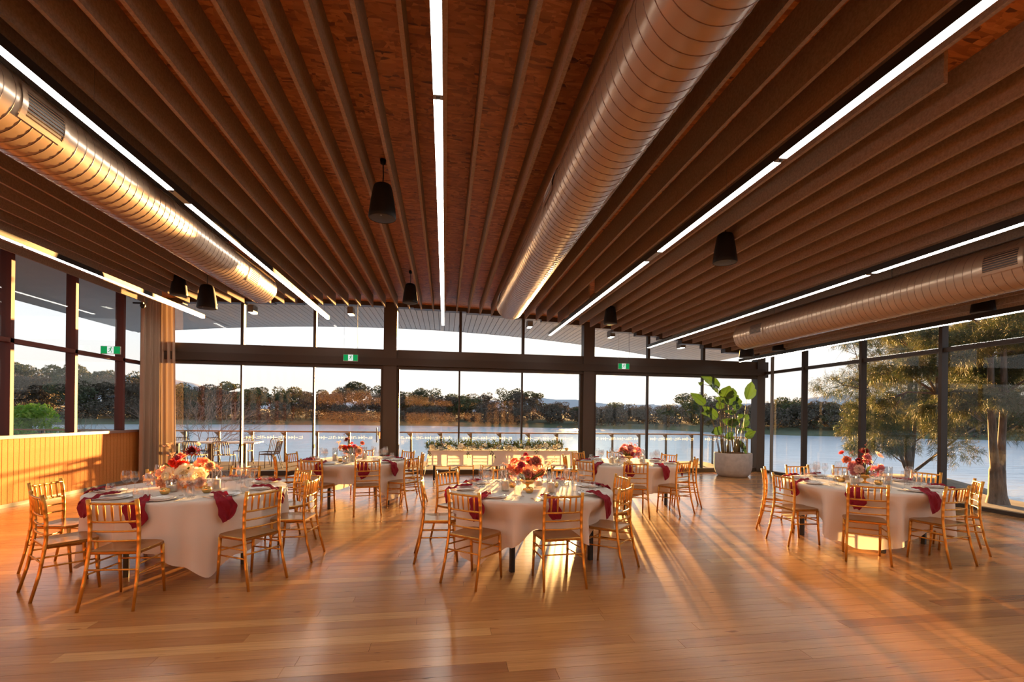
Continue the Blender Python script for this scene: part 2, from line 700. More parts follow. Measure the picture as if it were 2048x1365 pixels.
# ceiling: curved strand-board sheet with hanging felt slats
ceil_mb = MB()
ceil_mb.grid(lambda u, v: (XL - .05 + u * (XR - XL + .1), YB + v * (wy(XL - .05 + u * (XR - XL + .1)) - .12 - YB), zc(XL - .05 + u * (XR - XL + .1))), 40, 8)
ceil_mb.grid(lambda u, v: (XL - .05 + u * (XR - XL + .1), YB + v * (wy(XL - .05 + u * (XR - XL + .1)) - .12 - YB), zc(XL - .05 + u * (XR - XL + .1)) + .12), 40, 2)
ceil = struct('ceiling', ceil_mb.mesh('ceiling', M['osb'], True), 'orange strand-board ceiling with hanging felt slats')
SLATW = .034
gaps = {-12: [(8.75, 9.75)], 10: [(9.55, 10.0)], 13: [(-6, 2.55)], 12: [(-6, 3.1)], 23: [(9.3, 10.6)], -21: [(9.9, 12.9)]}
for i in range(-23, 32):
    X = -.03 + .30 * i
    z1 = zc(X) + .01
    z0 = z1 - .30
    y1 = wy(X) - .80
    y0 = YB + .05
    if i == 31:
        continue
    segs = [(y0, y1)]
    for ga, gb in gaps.get(i, []):
        ns_ = []
        for a, b in segs:
            if gb <= a or ga >= b:
                ns_.append((a, b))
                continue
            if ga > a:
                ns_.append((a, ga))
            if gb < b:
                ns_.append((gb, b))
        segs = ns_
    for a, b in segs:
        inst('slat', MB().box(X - SLATW / 2, X + SLATW / 2, a, b, z0, z1).mesh('slat', M['slat']), ceil)


# ------------------------------------------------------------------ back glazed wall
def wallbox(x0, x1, d0, d1, z0, z1):
    """box following the askew back wall: d = distance from the wall line (positive outwards)"""
    return MB().prism([(x0, wy(x0) + d0), (x1, wy(x1) + d0), (x1, wy(x1) + d1), (x0, wy(x0) + d1)], z0, z1)


bw = struct('wall_back', wallbox(XL - .1, XR + .15, -.10, .12, 2.86, 3.33).mesh('transom_beam', M['beam']), 'dark steel beam and frame of the glazed lakeside wall')
inst('blind_housing', wallbox(XL, XR, -.19, -.08, 2.90, 3.10).mesh('blind_housing', M['frame']), bw)
inst('door_head', wallbox(XL, XR, -.13, .06, 2.815, 2.88).mesh('door_head', M['frame']), bw)
inst('sill_track', wallbox(XL, XR, -.10, .10, 0.0, .115).mesh('sill_track', M['frame']), bw)
hb = MB()
for k in range(24):
    x0 = XL - .1 + k * (XR - XL + .2) / 24
    x1 = x0 + (XR - XL + .2) / 24
    z = min(zc(x0), zc(x1))
    hb.prism([(x0, wy(x0) - .12), (x1, wy(x1) - .12), (x1, wy(x1) + .12), (x0, wy(x0) + .12)], z - .10, z + .14)
inst('head_beam', hb.mesh('head_beam', M['beam']), bw)
for x0, x1, d0, d1 in ((-1.63, -1.29, -.16, .12), (3.88, 4.20, -.16, .12), (9.36, 9.62, -.14, .16)):
    c = struct('column', wallbox(x0, x1, d0, d1, 0, zc(x0) - .02).mesh('column', M['beam']),
               'dark steel column of the lakeside wall')
inst('door_frame', wallbox(-1.70, -1.22, -.08, .06, .1, 2.83).mesh('door_frame', M['frame']), bw)
inst('door_frame', wallbox(3.80, 4.28, -.08, .06, .1, 2.83).mesh('door_frame', M['frame']), bw)
inst('door_frame', wallbox(-7.1, -6.98, -.08, .1, .0, 4.3).mesh('door_frame', M['frame']), bw)

bays = [-6.98, -5.15, -3.40, -1.66, .38, 2.13, 3.84, 5.87, 7.62, 9.38]
GL = ['', '']


def decal(x0, x1):
    """frosted safety band: arrows and broken bars cut from film"""
    mb = MB()
    x = x0 + .06
    k = 0

    def r_(a, b, za, zb):
        mb.quad((a, 0, za), (b, 0, za), (b, 0, zb), (a, 0, zb))
    while x < x1 - .2:
        t = k % 5
        if t in (0, 1):
            mb.poly([(x, 0, 0), (x + .06, 0, .035), (x, 0, .07)])
            x += .07
        elif t == 2:
            r_(x, x + .015, -.015, .085)
            r_(x + .03, x + .09, .03, .042)
            x += .11
        elif t == 3:
            r_(x, x + .08, .0, .012)
            r_(x + .02, x + .10, .045, .057)
            r_(x + .09, x + .10, .0, .08)
            x += .13
        else:
            r_(x, x + .012, .0, .07)
            r_(x, x + .06, .06, .072)
            r_(x + .04, x + .1, .02, .032)
            x += .13
        k += 1
    return mb


def vmullion(parent, x, zt):
    inst('mullion', wallbox(x - .022, x + .022, -.055, .055, .1, 2.83).mesh('mullion', M['frame']), parent)
    inst('mullion', wallbox(x - .036 + .015, x + .036 + .015, -.07, .07, 3.32, zt).mesh('mullion', M['frame']), parent)


n = 0
for k in range(9):
    x0, x1 = bays[k], bays[k + 1]
    n += 1
    isdoor = k in (2, 3, 6)
    w = struct(('door_%d' if isdoor else 'window_%d') % n, None)
    w['label'] = ('full height glass door beside dark column' if isdoor else 'tall glass bay of the lakeside wall')
    a = x0 + (.05 if k in (3, 6) else 0)
    b = x1
    inst('pane', wallbox(a, b, -.006, .006, .1, 2.84).mesh('pane', M['glass']), w)
    zt = min(zc(x0), zc(x1)) - .05
    inst('pane', wallbox(x0, x1, -.006, .006, 3.32, zt).mesh('pane', M['glass']), w)
    if k not in (2, 5, 8):
        vmullion(w, x1, min(zc(x1) - .05, 5))
    if k not in (0, 8) or k == 8:
        me = decal(x0 + .05, x1 - .05).mesh('frosted_band', M['decal'])
        o = inst('frosted_band', me, w, (0, wy(0) - .012, .94), (0, 0, A_SK))
        o['kind'] = 'stuff'
    if isdoor:
        hx = x1 - .13 if k == 2 else x0 + .16
        y = wy(hx) - .02
        mb = MB().tube([(hx, y, .86), (hx, y - .055, .875), (hx, y - .07, .90), (hx, y - .07, 1.20), (hx, y - .055, 1.225), (hx, y, 1.24)], .014, 8)
        inst('door_handle', mb.mesh('door_handle', M['steel'], True), w)
        inst('lock_plate', MB().box(hx + (.05 if k == 2 else -.09), hx + (.09 if k == 2 else -.05), y - .03, y - .01, .95, 1.12).mesh('lock_plate', M['silver']), w)

# ------------------------------------------------------------------ right glazed wall
rw = struct('wall_right', MB().box(XR - .06, XR + .06, -1.0, wy(XR), 0.0, .07).mesh('base_frame', M['frame']), 'dark framed window wall along the lake side')
inst('transom', MB().box(XR - .05, XR + .05, -1.0, wy(XR), 2.94, 3.02).mesh('transom', M['frame']), rw)
inst('head_beam', MB().box(XR - .06, XR + .1, -1.0, wy(XR), 3.48, 3.75).mesh('head_beam', M['frame']), rw)
inst('solid_wall', MB().box(XR, XR + .15, YB, -1.0, 0, 3.7).mesh('solid_wall', M['wall']), rw)
ym = [wy(XR), 12.0, 10.15, 8.30, 6.45, 4.60, 2.75, .90, -1.0]
for k in range(8):
    n += 1
    w = struct('window_%d' % n, None, label='window bay of the right wall')
    inst('pane', MB().box(XR - .006, XR + .006, ym[k + 1], ym[k], .06, 2.95).mesh('pane', M['glass']), w)
    inst('pane', MB().box(XR - .006, XR + .006, ym[k + 1], ym[k], 3.01, 3.5).mesh('pane', M['glass']), w)
    if k < 7:
        inst('mullion', MB().box(XR - .09, XR + .05, ym[k + 1] - .035, ym[k + 1] + .035, 0, 3.6).mesh('mullion', M['frame']), w)
inst('corner_post', MB().box(9.50, 9.56, wy(XR) - .62, wy(XR) - .55, 0, 3.5).mesh('corner_post', M['steel']), rw)

# ------------------------------------------------------------------ left wall: panelled dado, windows above
lw = struct('wall_left', MB().box(XL - .16, XL - .012, YB, wy(XL), 0, 1.13).mesh('dado_backing', M['sill']), 'left wall with orange felt panels below windows')
nb = int((wy(XL) - 5.0) / .107)
me = MB().box(XL - .012, XL + .012, 0, .099, .06, 1.125).mesh('wall_panel', M['panel'])
for k in range(nb):
    inst('wall_panel', me, lw, (0, wy(XL) - .108 * (k + 1), 0))
inst('wall_panels', MB().box(XL - .012, XL + .012, YB, wy(XL) - .108 * nb - .004, .06, 1.125).mesh('wall_panels', M['panel']), lw)
b = struct('baseboard_left', MB().box(XL - .012, XL + .02, YB, wy(XL), 0.0, .06).mesh('baseboard', M['skirt']), 'grey skirting under orange panels')
inst('sill', MB().box(XL - .16, XL + .05, YB, wy(XL), 1.125, 1.18).mesh('sill', M['sill']), lw)
inst('transom', MB().box(XL - .10, XL + .03, -1.2, wy(XL), 2.71, 2.785).mesh('transom', M['red_frame']), lw)
inst('head_beam', MB().box(XL - .16, XL + .04, YB, wy(XL), 4.25, 4.5).mesh('head_beam', M['red_frame']), lw)
inst('solid_wall', MB().box(XL - .16, XL - .02, YB, -1.2, 1.1, 4.4).mesh('solid_wall', M['wall']), lw)
yl = [wy(XL), 11.95, 10.53, 9.11, 7.69, 6.27, 4.85, 3.43, 2.01, .59, -1.2]
for k in range(10):
    n += 1
    w = struct('window_%d' % n, None, label='window bay of the left wall')
    inst('pane', MB().box(XL - .05, XL - .04, yl[k + 1], yl[k], 1.17, 2.72).mesh('pane', M['glass']), w)
    inst('pane', MB().box(XL - .05, XL - .04, yl[k + 1], yl[k], 2.77, 4.27).mesh('pane', M['glass']), w)
    inst('mullion', MB().box(XL - .14, XL + .03, yl[k + 1] - .035, yl[k + 1] + .035, 1.17, 4.35).mesh('mullion', M['red_frame']), w)
# wall behind the photographer: timber panelling with curtains beside it
wf = struct('wall_front', MB().box(XL - .1, XR + .1, YB - .2, YB, 0, 4.6).mesh('wall_front', M['wall']), 'timber panelled wall at the room end')
me = MB().box(0, .58, 0, .03, .1, 3.0).mesh('timber_panel', M['timber_wall'])
for k in range(28):
    inst('timber_panel', me, wf, (XL + .05 + k * .595, YB + .001, 0))

# curtain bunched in the corner
cm = MB()
NF = 9


def cur(u, v):
    # runs along the side wall into the corner, then a little way along the glass
    s = u * NF * 2 * PI
    L1, L2 = .82, .30 + .07 * v
    q = u * (L1 + L2)
    fold = .055 * math.sin(s) + .02 * math.sin(s * .43 + 1)
    if q < L1:
        k = max(0, (q - L1 + .12) / .12)
        x, y = -6.96 + fold + .03 * k, 12.32 + q - .03 * v * (1 - u)
    else:
        x, y = -6.96 + .03 + (q - L1), 13.10 + fold * .8
    return (x + .012 * v * math.sin(s * 1.5), y, 4.30 - v * 4.28)


cm.grid(cur, 160, 14)
thing('curtain', 'beige floor length curtain gathered in the left corner', 'curtain', me=cm.mesh('curtain', M['curtain'], True))

# ------------------------------------------------------------------ ceiling fittings: linear lights
LIGHTS = [(-5.93, 3.92, 'far left', [(7.82, .05), (9.26, .03), (10.03, .03)]),
          (-2.98, 4.01, 'left of centre', [(5.95, .36), (8.13, .03), (10.26, .03)]),
          (-.08, 3.96, 'centre', [(3.68, .06), (6.05, .03), (9.95, .03), (10.8, .03)]),
          (2.78, 3.79, 'right of centre', [(3.80, .07), (6.35, .42), (8.60, .03), (10.9, .03)]),
          (5.58, 3.54, 'right', [(5.80, .09), (7.95, .03), (9.4, .03), (10.2, .03)]),
          (8.33, 3.22, 'far right', [(6.75, .10), (8.6, .03), (10.4, .03)])]
LNAME = {'far left': 'long suspended strip light nearest the left windows', 'left of centre': 'long suspended strip light beside the left duct',
         'centre': 'long suspended strip light running straight down the ceiling centre',
         'right of centre': 'long suspended strip light between centre duct and right speakers',
         'right': 'long suspended strip light beside the right duct', 'far right': 'long suspended strip light above the right windows'}
for X, z, nm, br in LIGHTS:
    y0, y1 = YB + .6, 13.0
    t = thing('strip_light', LNAME[nm], 'strip light', 'linear ceiling lights', (X, 0, z))
    inst('housing', MB().box(-.036, .036, y0, y1, .004, .085).mesh('housing', M['black']), t)
    cuts = sorted(br)
    a = y0 + .01
    for yc, w in cuts + [(y1 - .005, .01)]:
        b_ = yc - w / 2
        inst('diffuser', MB().box(-.033, .033, a, b_, -.002, .006).mesh('diffuser', M['strip']), t)
        if w > .05:
            p = inst('sensor_plate', MB().box(-.034, .034, b_, yc + w / 2, -.001, .006).mesh('sensor_plate', M['steel']), t)
            inst('sensor', MB().lathe([(0, -.012), (.014, -.010), (.018, 0)], 12, (0, b_ + .03, 0)).mesh('sensor', M['black'], True), p)
        a = yc + w / 2
    y = 3.0
    while y < 13:
        zt = zc(X) - .0 - z
        inst('wire', MB().tube([(0, y, .085), (0, y, zt)], .0022, 4).mesh('wire', M['steel']), t)
        y += 1.6

# ducts: spiral seamed
DUCT = [(-3.45, 3.94, 9.75, 'tan spiral duct with grilles on the left side of the ceiling', [(4.18, -.05), (8.5, -.25)]),
        (1.30, 3.86, 9.95, 'tan spiral duct running down the middle of the ceiling', [(4.72, .30), (9.4, .34)]),
        (6.50, 3.40, 9.95, 'tan spiral duct on the right above the window tables', [(4.58, .12), (9.0, .12)])]
DR = .285
pitch = .103


def duct_mesh(y0, y1):
    return MB().grid(lambda u, v: (DR * math.cos(2 * PI * u), y0 + (y1 - y0) * v, DR * math.sin(2 * PI * u)), 64, 10, True)


def seam_mesh(y0, y1):
    """folded spiral seam standing slightly proud of the duct"""
    nseg = 28
    tot = int((y1 - y0) / pitch * nseg)
    mb = MB()
    for k in range(tot + 1):
        a = 2 * PI * k / nseg
        y = y0 + k * pitch / nseg
        for dy, dr in ((-.0045, -.001), (-.002, .0035), (.002, .0035), (.0045, -.001)):
            mb.v.append(((DR + dr) * math.cos(a), y + dy, (DR + dr) * math.sin(a)))
    for k in range(tot):
        for q in range(3):
            b_ = k * 4 + q
            mb.f.append((b_, b_ + 1, b_ + 5, b_ + 4))
    return mb


for X, Z, yend, lab, gr in DUCT:
    t = thing('duct', lab, 'duct', 'spiral ducts', (X, 0, Z))
    inst('duct_tube', duct_mesh(YB + .3, yend).mesh('duct_tube', M['duct'], True), t)
    inst('spiral_seam', seam_mesh(YB + .3, yend - .02).mesh('spiral_seam', M['seam'], True), t)
    mb = MB()
    ys = yend - .04
    mb.v += [(DR * math.cos(2 * PI * j / 48), ys, DR * math.sin(2 * PI * j / 48)) for j in range(48)]
    mb.f.append(tuple(range(48)))
    cap = inst('end_cap', mb.mesh('end_cap', M['duct']), t)
    y = 1.2
    while y < yend:
        inst('hanger', MB().tube([(.0, y, DR), (0, y, zc(X) - Z)], .006, 5).mesh('hanger', M['steel']), t)
        y += 2.6
    for gy, ga in gr:
        # grille: ga is the angle below horizontal, on the camera side of the duct
        side = 1 if X < 0 else -1
        ga2 = ga if side > 0 else PI - ga
        L_, W_ = .36, .19
        fr = MB()
        nA = 6
        da = W_ / DR / 2

        def cyl(a, yy, rr):
            return (rr * math.cos(a), yy, rr * math.sin(a))
        for (a0, a1, ya, yb) in ((ga2 - da - .12, ga2 - da, gy - .05, gy + L_ + .05), (ga2 + da, ga2 + da + .12, gy - .05, gy + L_ + .05)):
            fr.grid(lambda u, v: cyl(a0 + (a1 - a0) * u, ya + (yb - ya) * v, DR + .012), 2, 1)
        for ya, yb in ((gy - .05, gy), (gy + L_, gy + L_ + .05)):
            fr.grid(lambda u, v: cyl(ga2 - da + 2 * da * u, ya + (yb - ya) * v, DR + .012), nA, 1)
        g = inst('grille', fr.mesh('grille', M['duct'], True), t)
        bk = MB().grid(lambda u, v: cyl(ga2 - da + 2 * da * u, gy + L_ * v, DR + .0075), nA, 1)
        inst('grille_opening', bk.mesh('grille_opening', M['grille_dark'], True), g)
        for q in range(7):
            aa = ga2 - da + 2 * da * (q + .5) / 7
            inst('grille_blade', MB().tube([cyl(aa, gy, DR + .011), cyl(aa, gy + L_, DR + .011)], .004, 4).mesh('grille_blade', M['duct']), g)

# pendant speakers
sp_body = MB().lathe([(0, .40), (.07, .40), (.095, .385), (.108, .35), (.135, .20), (.155, .05), (.158, .012), (.150, 0)], 28).mesh('body', M['blackbox'], True)
sp_gr = MB().lathe([(.150, .004), (.10, -.004), (0, -.006)], 28).mesh('speaker_grille', M['grille'], True)
sp_badge = MB().box(-.012, .012, -.125, -.117, -.008, -.002).mesh('badge', M['silver'])
sp_can = MB().lathe([(0, 0), (.035, 0), (.03, -.05), (.012, -.06), (0, -.06)], 16).mesh('canopy', M['blackbox'], True)
SPK = [(-.75, 5.86, 3.88, 1, 'big black pendant speaker hanging left of the centre strip light, nearest'),
       (-.74, 10.3, 3.90, 1, 'small looking black pendant speaker far back left of centre light'),
       (3.75, 6.22, 3.72, 1, 'black pendant speaker hanging right of the right-of-centre strip light'),
       (3.72, 10.8, 3.73, 1, 'black pendant speaker far back near the second column'),
       (-5.36, 10.73, 3.96, 1, 'left one of two black pendant speakers beside the curtain'),
       (-4.79, 10.64, 3.70, 1.18, 'right one of two black pendant speakers beside the curtain'),
       (8.57, 6.80, 3.36, 1, 'black pendant speaker at the far right under the duct'),
       (7.75, 11.8, 3.20, 1.15, 'black pendant speaker below the far end of right duct'),
       (8.62, 11.75, 3.39, 1, 'black pendant speaker near the right corner beside strip light')]
for x, y, z, s, lab in SPK:
    t = thing('pendant_speaker', lab, 'speaker', 'pendant speakers', (x, y, z))
    b_ = inst('body', sp_body, t, scale=(s, s, s))
    inst('speaker_grille', sp_gr, b_)
    inst('badge', sp_badge, b_)
    top = zc(x) - z
    inst('cable', MB().tube([(0, 0, .39 * s), (.006, 0, .5 * s), (0, 0, top)], .007, 6).mesh('cable', M['black']), t)
    inst('canopy', sp_can, t, (0, 0, top))


# exit signs
def exit_sign(x, y, z, w, h, wires, lab):
    t = thing('exit_sign', lab, 'sign', 'exit signs', (x, y, z))
    inst('sign_box', MB().box(-w / 2 - .005, w / 2 + .005, 0, .025, -h / 2 - .01, h / 2 + .005).mesh('sign_box', M['sign_body']), t)
    inst('green_panel', MB().box(-w / 2, -w * .17, -.002, .001, -h / 2, h / 2).mesh('green_panel', M['green_sign']), t)
    inst('green_panel', MB().box(w * .17, w / 2, -.002, .001, -h / 2, h / 2).mesh('green_panel', M['green_sign']), t)
    wp = inst('white_panel', MB().box(-w * .17, w * .17, -.002, .001, -h / 2, h / 2).mesh('white_panel', M['white_sign']), t)
    man = MB()
    k = h

    def limb(a, b, r):
        (x0, z0), (x1, z1) = a, b
        dx, dz = x1 - x0, z1 - z0
        l = math.hypot(dx, dz)
        px, pz = -dz / l * r, dx / l * r
        P = [((x0 + px) * k, -.0035, (z0 + pz) * k), ((x0 - px) * k, -.0035, (z0 - pz) * k), ((x1 - px) * k, -.0035, (z1 - pz) * k), ((x1 + px) * k, -.0035, (z1 + pz) * k)]
        man.poly(P)
    man.poly([((.10 + .075 * math.cos(a * PI / 5)) * k, -.0035, (.36 + .075 * math.sin(a * PI / 5)) * k) for a in range(10)])
    limb((.05, .26), (-.02, -.02), .075)
    limb((.05, .22), (.18, .10), .03)
    limb((.18, .10), (.26, .18), .03)
    limb((.03, .22), (-.16, .20), .03)
    limb((-.16, .20), (-.20, .06), .03)
    limb((.0, .0), (.12, -.16), .04)
    limb((.12, -.16), (.10, -.40), .035)
    limb((-.03, .0), (-.14, -.20), .04)
    limb((-.14, -.20), (-.32, -.26), .035)
    inst('running_figure', man.mesh('running_figure', M['green_sign']), wp)
    if wires:
        zt = zc(x) - z
        inst('wire', MB().tube([(-w * .48, .012, h / 2), (-w * .48, .012, zt)], .002, 4).mesh('wire', M['steel']), t)
        inst('cable', MB().tube([(w * .3, .012, h / 2 + .01), (w * .46, .012, h / 2 + .05), (w * .50, .012, .35), (w * .47, .012, .6), (w * .46, .012, zt)], .004, 5).mesh('cable', M['black']), t)


exit_sign(-6.86, 11.15, 2.865, .36, .15, False, 'green exit sign in front of the left windows')
exit_sign(-2.34, 12.6, 3.0, .34, .15, True, 'green exit sign hanging left of the first column')
exit_sign(4.73, 12.6, 2.97, .30, .14, True, 'green exit sign hanging right of the second column')
# small fittings
t = thing('smoke_detector', 'small dark smoke detector under the slats left of centre', 'detector', loc=(-2.55, 9.4, zc(-2.55) - .02))
inst('base', MB().lathe([(0, 0), (.06, 0), (.06, -.02), (0, -.02)], 16).mesh('base', M['grille'], True), t)
inst('sensing_head', MB().lathe([(.045, -.02), (.045, -.05), (.02, -.06), (0, -.06)], 16).mesh('sensing_head', M['black'], True), t)
t = thing('security_camera', 'small dark dome camera on the left wall by the curtain', 'camera', loc=(XL + .05, 12.2, 4.05))
inst('mount', MB().box(0, .22, -.02, .02, 0, .035).mesh('mount', M['black']), t)
inst('camera_dome', MB().lathe([(0, .0), (.05, 0), (.055, -.05), (.03, -.09), (0, -.10)], 14, (.2, 0, 0)).mesh('camera_dome', M['black'], True), t)

# ------------------------------------------------------------------ gold banquet chair
def ringed(path, r0, r1, nodes, n=8, amp=.0015):
    """bamboo-look tube: smooth taper with little rings at the given fractions"""
    P = [Vector(p) for p in path]
    seg = [0]
    for a, b_ in zip(P, P[1:]):
        seg.append(seg[-1] + (b_ - a).length)
    tot = seg[-1]

    def at(f):
        d = f * tot
        for k in range(len(P) - 1):
            if d <= seg[k + 1] + 1e-9:
                u = (d - seg[k]) / (seg[k + 1] - seg[k])
                return P[k].lerp(P[k + 1], u)
        return P[-1]
    fs = {0.0: 0, 1.0: 0}
    for k in range(1, len(P) - 1):
        fs[seg[k] / tot] = 0
    for f in nodes:
        e = .0032 / tot
        for d, b_ in ((-2.2 * e, 0), (-e, 1), (0, .2), (e, 1), (2.2 * e, 0)):
            fs[min(1, max(0, f + d))] = b_
    ks = sorted(fs)
    return MB().tube([at(f) for f in ks], [r0 + (r1 - r0) * f + amp * fs[f] for f in ks], n)


def chair_kit():
    kit = []
    G = M['gold']
    for s in (-1, 1):
        p = [(s * .208, -.270, 0), (s * .198, -.215, .22), (s * .190, -.185, .40), (s * .186, -.172, .50), (s * .185, -.172, .66), (s * .184, -.186, .80), (s * .183, -.202, .885)]
        kit.append(('rear_post', ringed(p, .0125, .0165, (.22, .36, .48, .62, .70, .78, .86)).mesh('rear_post', G, True)))
        kit.append(('front_leg', ringed([(s * .180, .195, 0), (s * .178, .175, .22), (s * .175, .165, .435)], .0115, .0165, (.45, .62, .8)).mesh('front_leg', G, True)))
    # post tips
    # seat: shaped slab, wider and rounded in front
    pts = []
    for x, y in ((-.19, -.185), (.19, -.185), (.198, -.05), (.205, .10), (.196, .155), (.165, .19), (.11, .205), (0, .21), (-.11, .205), (-.165, .19), (-.196, .155), (-.205, .10), (-.198, -.05)):
        pts.append((x, y))
    mb = MB()
    npt = len(pts)
    rings = [(.96, .432), (1.0, .438), (1.0, .455), (.97, .461), (.75, .457), (.4, .452)]
    for sc_, z in rings:
        for x, y in pts:
            mb.v.append((x * sc_, y * sc_, z))
    for k in range(len(rings) - 1):
        for j in range(npt):
            j2 = (j + 1) % npt
            mb.f.append((k * npt + j, k * npt + j2, (k + 1) * npt + j2, (k + 1) * npt + j))
    mb.f.append(tuple(range(npt - 1, -1, -1)))
    mb.f.append(tuple((len(rings) - 1) * npt + j for j in range(npt)))
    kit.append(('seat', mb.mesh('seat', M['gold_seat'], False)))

    def bow(z, y, half, b_=.022):
        return [(half * u, y - b_ * (1 - u * u), z) for u in (-1, -.66, -.33, 0, .33, .66, 1)]
    nod = (.12, .3, .5, .7, .88)
    kit.append(('crest_rail', ringed(bow(.850, -.190, .184), .0105, .0105, nod, 8).mesh('crest_rail', G, True)))
    kit.append(('back_rail', ringed(bow(.700, -.172, .184), .0095, .0095, nod, 8).mesh('back_rail', G, True)))
    kit.append(('back_rail', ringed(bow(.622, -.170, .184), .0085, .0085, nod, 8).mesh('back_rail', G, True)))
    kit.append(('back_rail', ringed(bow(.545, -.170, .184), .0085, .0085, nod, 8).mesh('back_rail', G, True)))
    for k in range(5):
        u = (-.66, -.33, 0, .33, .66)[k]
        x = u * .184
        yb = -.022 * (1 - u * u)
        mb = MB().tube([(x, -.172 + yb, .70), (x, -.174 + yb, .72), (x, -.178 + yb, .755), (x, -.181 + yb, .78), (x, -.186 + yb, .82), (x, -.190 + yb, .85)],
                       [.0055, .0065, .0088, .0095, .0088, .0075], 7)
        kit.append(('spindle', mb.mesh('spindle', G, True)))
    for s in (-1, 1):
        for zf, zr in ((.345, .355), (.265, .275)):
            kit.append(('stretcher', ringed([(s * .177, .17, zf), (s * .192, -.195, zr)], .0075, .0075, (.3, .7), 7, .002).mesh('stretcher', G, True)))
    kit.append(('stretcher', ringed([(-.177, .172, .305), (.177, .172, .305)], .0075, .0075, (.3, .7), 7, .002).mesh('stretcher', G, True)))
    kit.append(('stretcher', ringed([(-.194, -.202, .315), (.194, -.202, .315)], .0075, .0075, (.3, .7), 7, .002).mesh('stretcher', G, True)))
    return kit


CHAIR = chair_kit()


def gold_chair(tx, ty, face, label, group):
    """tx,ty: point under the crest rail; face: direction the sitter looks, degrees"""
    f = R(face)
    d = (math.cos(f), math.sin(f))
    t = thing('banquet_chair', label, 'chair', group, (tx + .20 * d[0], ty + .20 * d[1], 0), f - PI / 2)
    spawn(CHAIR, t)
    return t


# ------------------------------------------------------------------ round tables, cloths, place settings
TR = .935
TZ = .755
TABLES = {
    'T1': dict(c=(-2.74, 5.83), nm='front left round table', ch=[
        (-2.66, 4.37, 88, 'front'), (-3.49, 4.75, 47, 'front left'), (-4.03, 5.60, -4, 'left'), (-1.67, 4.87, 148, 'front right'),
        (-1.45, 5.71, 175, 'right'), (-1.80, 6.62, 222, 'back right'), (-2.65, 7.02, 266, 'back'), (-3.52, 6.76, 312, 'back left')],
        hem=[(-180, 0.2), (-150, 0.05), (-125, 0.28), (-100, 0.36), (-85, 0.3), (-70, 0.16), (-57, 0.03), (-42, 0.2), (-15, 0.36), (15, 0.25), (33, 0.06), (60, 0.3), (90, 0.34), (123, 0.06), (150, 0.25)]),
    'T2': dict(c=(.995, 5.61), nm='front centre round table', ch=[
        (.18, 4.64, 50, 'front left'), (1.11, 4.46, 96, 'front'), (1.88, 4.89, 138, 'front right'), (2.18, 5.80, 186, 'right'),
        (1.66, 6.62, 238, 'back right'), (.85, 6.76, 274, 'back'), (.03, 6.45, 314, 'back left'), (-.25, 5.55, 2, 'left')],
        hem=[(-180, 0.3), (-160, 0.2), (-140, 0.05), (-126, 0.2), (-113, 0.3), (-95, 0.47), (-75, 0.4), (-57, 0.29), (-40, 0.4), (-10, 0.35), (30, 0.1), (60, 0.4), (90, 0.35), (120, 0.1), (150, 0.35)]),
    'T3': dict(c=(5.55, 5.88), nm='window-side round table', ch=[
        (4.72, 4.91, 55, 'front left'), (4.36, 5.84, 1, 'left'), (4.68, 6.68, -40, 'back left'), (5.63, 4.70, 99, 'front'),
        (6.50, 5.18, 140, 'front right'), (6.80, 6.11, 190, 'right'), (5.52, 7.06, 268, 'back'), (6.24, 6.88, 236, 'back right')],
        hem=[(-169, 0.37), (-150, 0.12), (-135, 0.05), (-122, 0.06), (-108, 0.15), (-95, 0.2), (-75, 0.3), (-43, 0.06), (-20, 0.3), (10, 0.3), (48, 0.06), (75, 0.3), (110, 0.3), (138, 0.06), (165, 0.3)]),
    'T4': dict(c=(-1.62, 9.2), nm='back left round table', ch=[
        (-1.20, 7.98, 104, 'front'), (-2.08, 8.07, 70, 'front left'), (-.54, 8.49, 147, 'front right'), (-.40, 9.35, 188, 'right'),
        (-.72, 10.05, 222, 'back right'), (-2.84, 8.72, 22, 'left'), (-2.80, 9.50, -14, 'back left'), (-1.65, 10.42, 270, 'back')],
        hem=[(-165, 0.05), (-140, 0.2), (-116, 0.35), (-92, 0.45), (-60, 0.41), (-48, 0.26), (-40, 0.12), (-20, 0.14), (0, 0.3), (30, 0.1), (60, 0.35), (90, 0.3), (120, 0.1), (150, 0.3)]),
    'T5': dict(c=(3.4, 8.82), nm='back right round table', ch=[
        (2.30, 7.95, 43, 'front left'), (3.04, 7.50, 77, 'front'), (3.94, 7.66, 120, 'front right'), (4.54, 8.38, 160, 'right'),
        (4.47, 9.32, 205, 'back right'), (3.60, 10.0, 262, 'back'), (2.72, 9.80, 305, 'back left'), (2.22, 8.95, -6, 'left')],
        hem=[(-180, 0.3), (-150, 0.2), (-124, 0.05), (-108, 0.25), (-91, 0.31), (-65, 0.3), (-45, 0.25), (-26, 0.14), (0, 0.3), (30, 0.1), (60, 0.35), (90, 0.3), (120, 0.1), (150, 0.3)]),
}
M['table_top'] = mat('table_laminate', (.4, .3, .2), .5)
top_me = MB().lathe([(0, TZ - .012), (TR - .03, TZ - .012), (TR - .02, TZ - .022), (TR - .03, TZ - .035), (0, TZ - .035)], 48).mesh('table_top', M['table_top'], False)
leg_me = MB().box(-.022, .022, -.022, .022, 0, TZ - .03).mesh('leg', M['black'])
apron_me = MB().box(-.75, .75, -.02, .02, TZ - .08, TZ - .034).mesh('under_frame', M['black'])


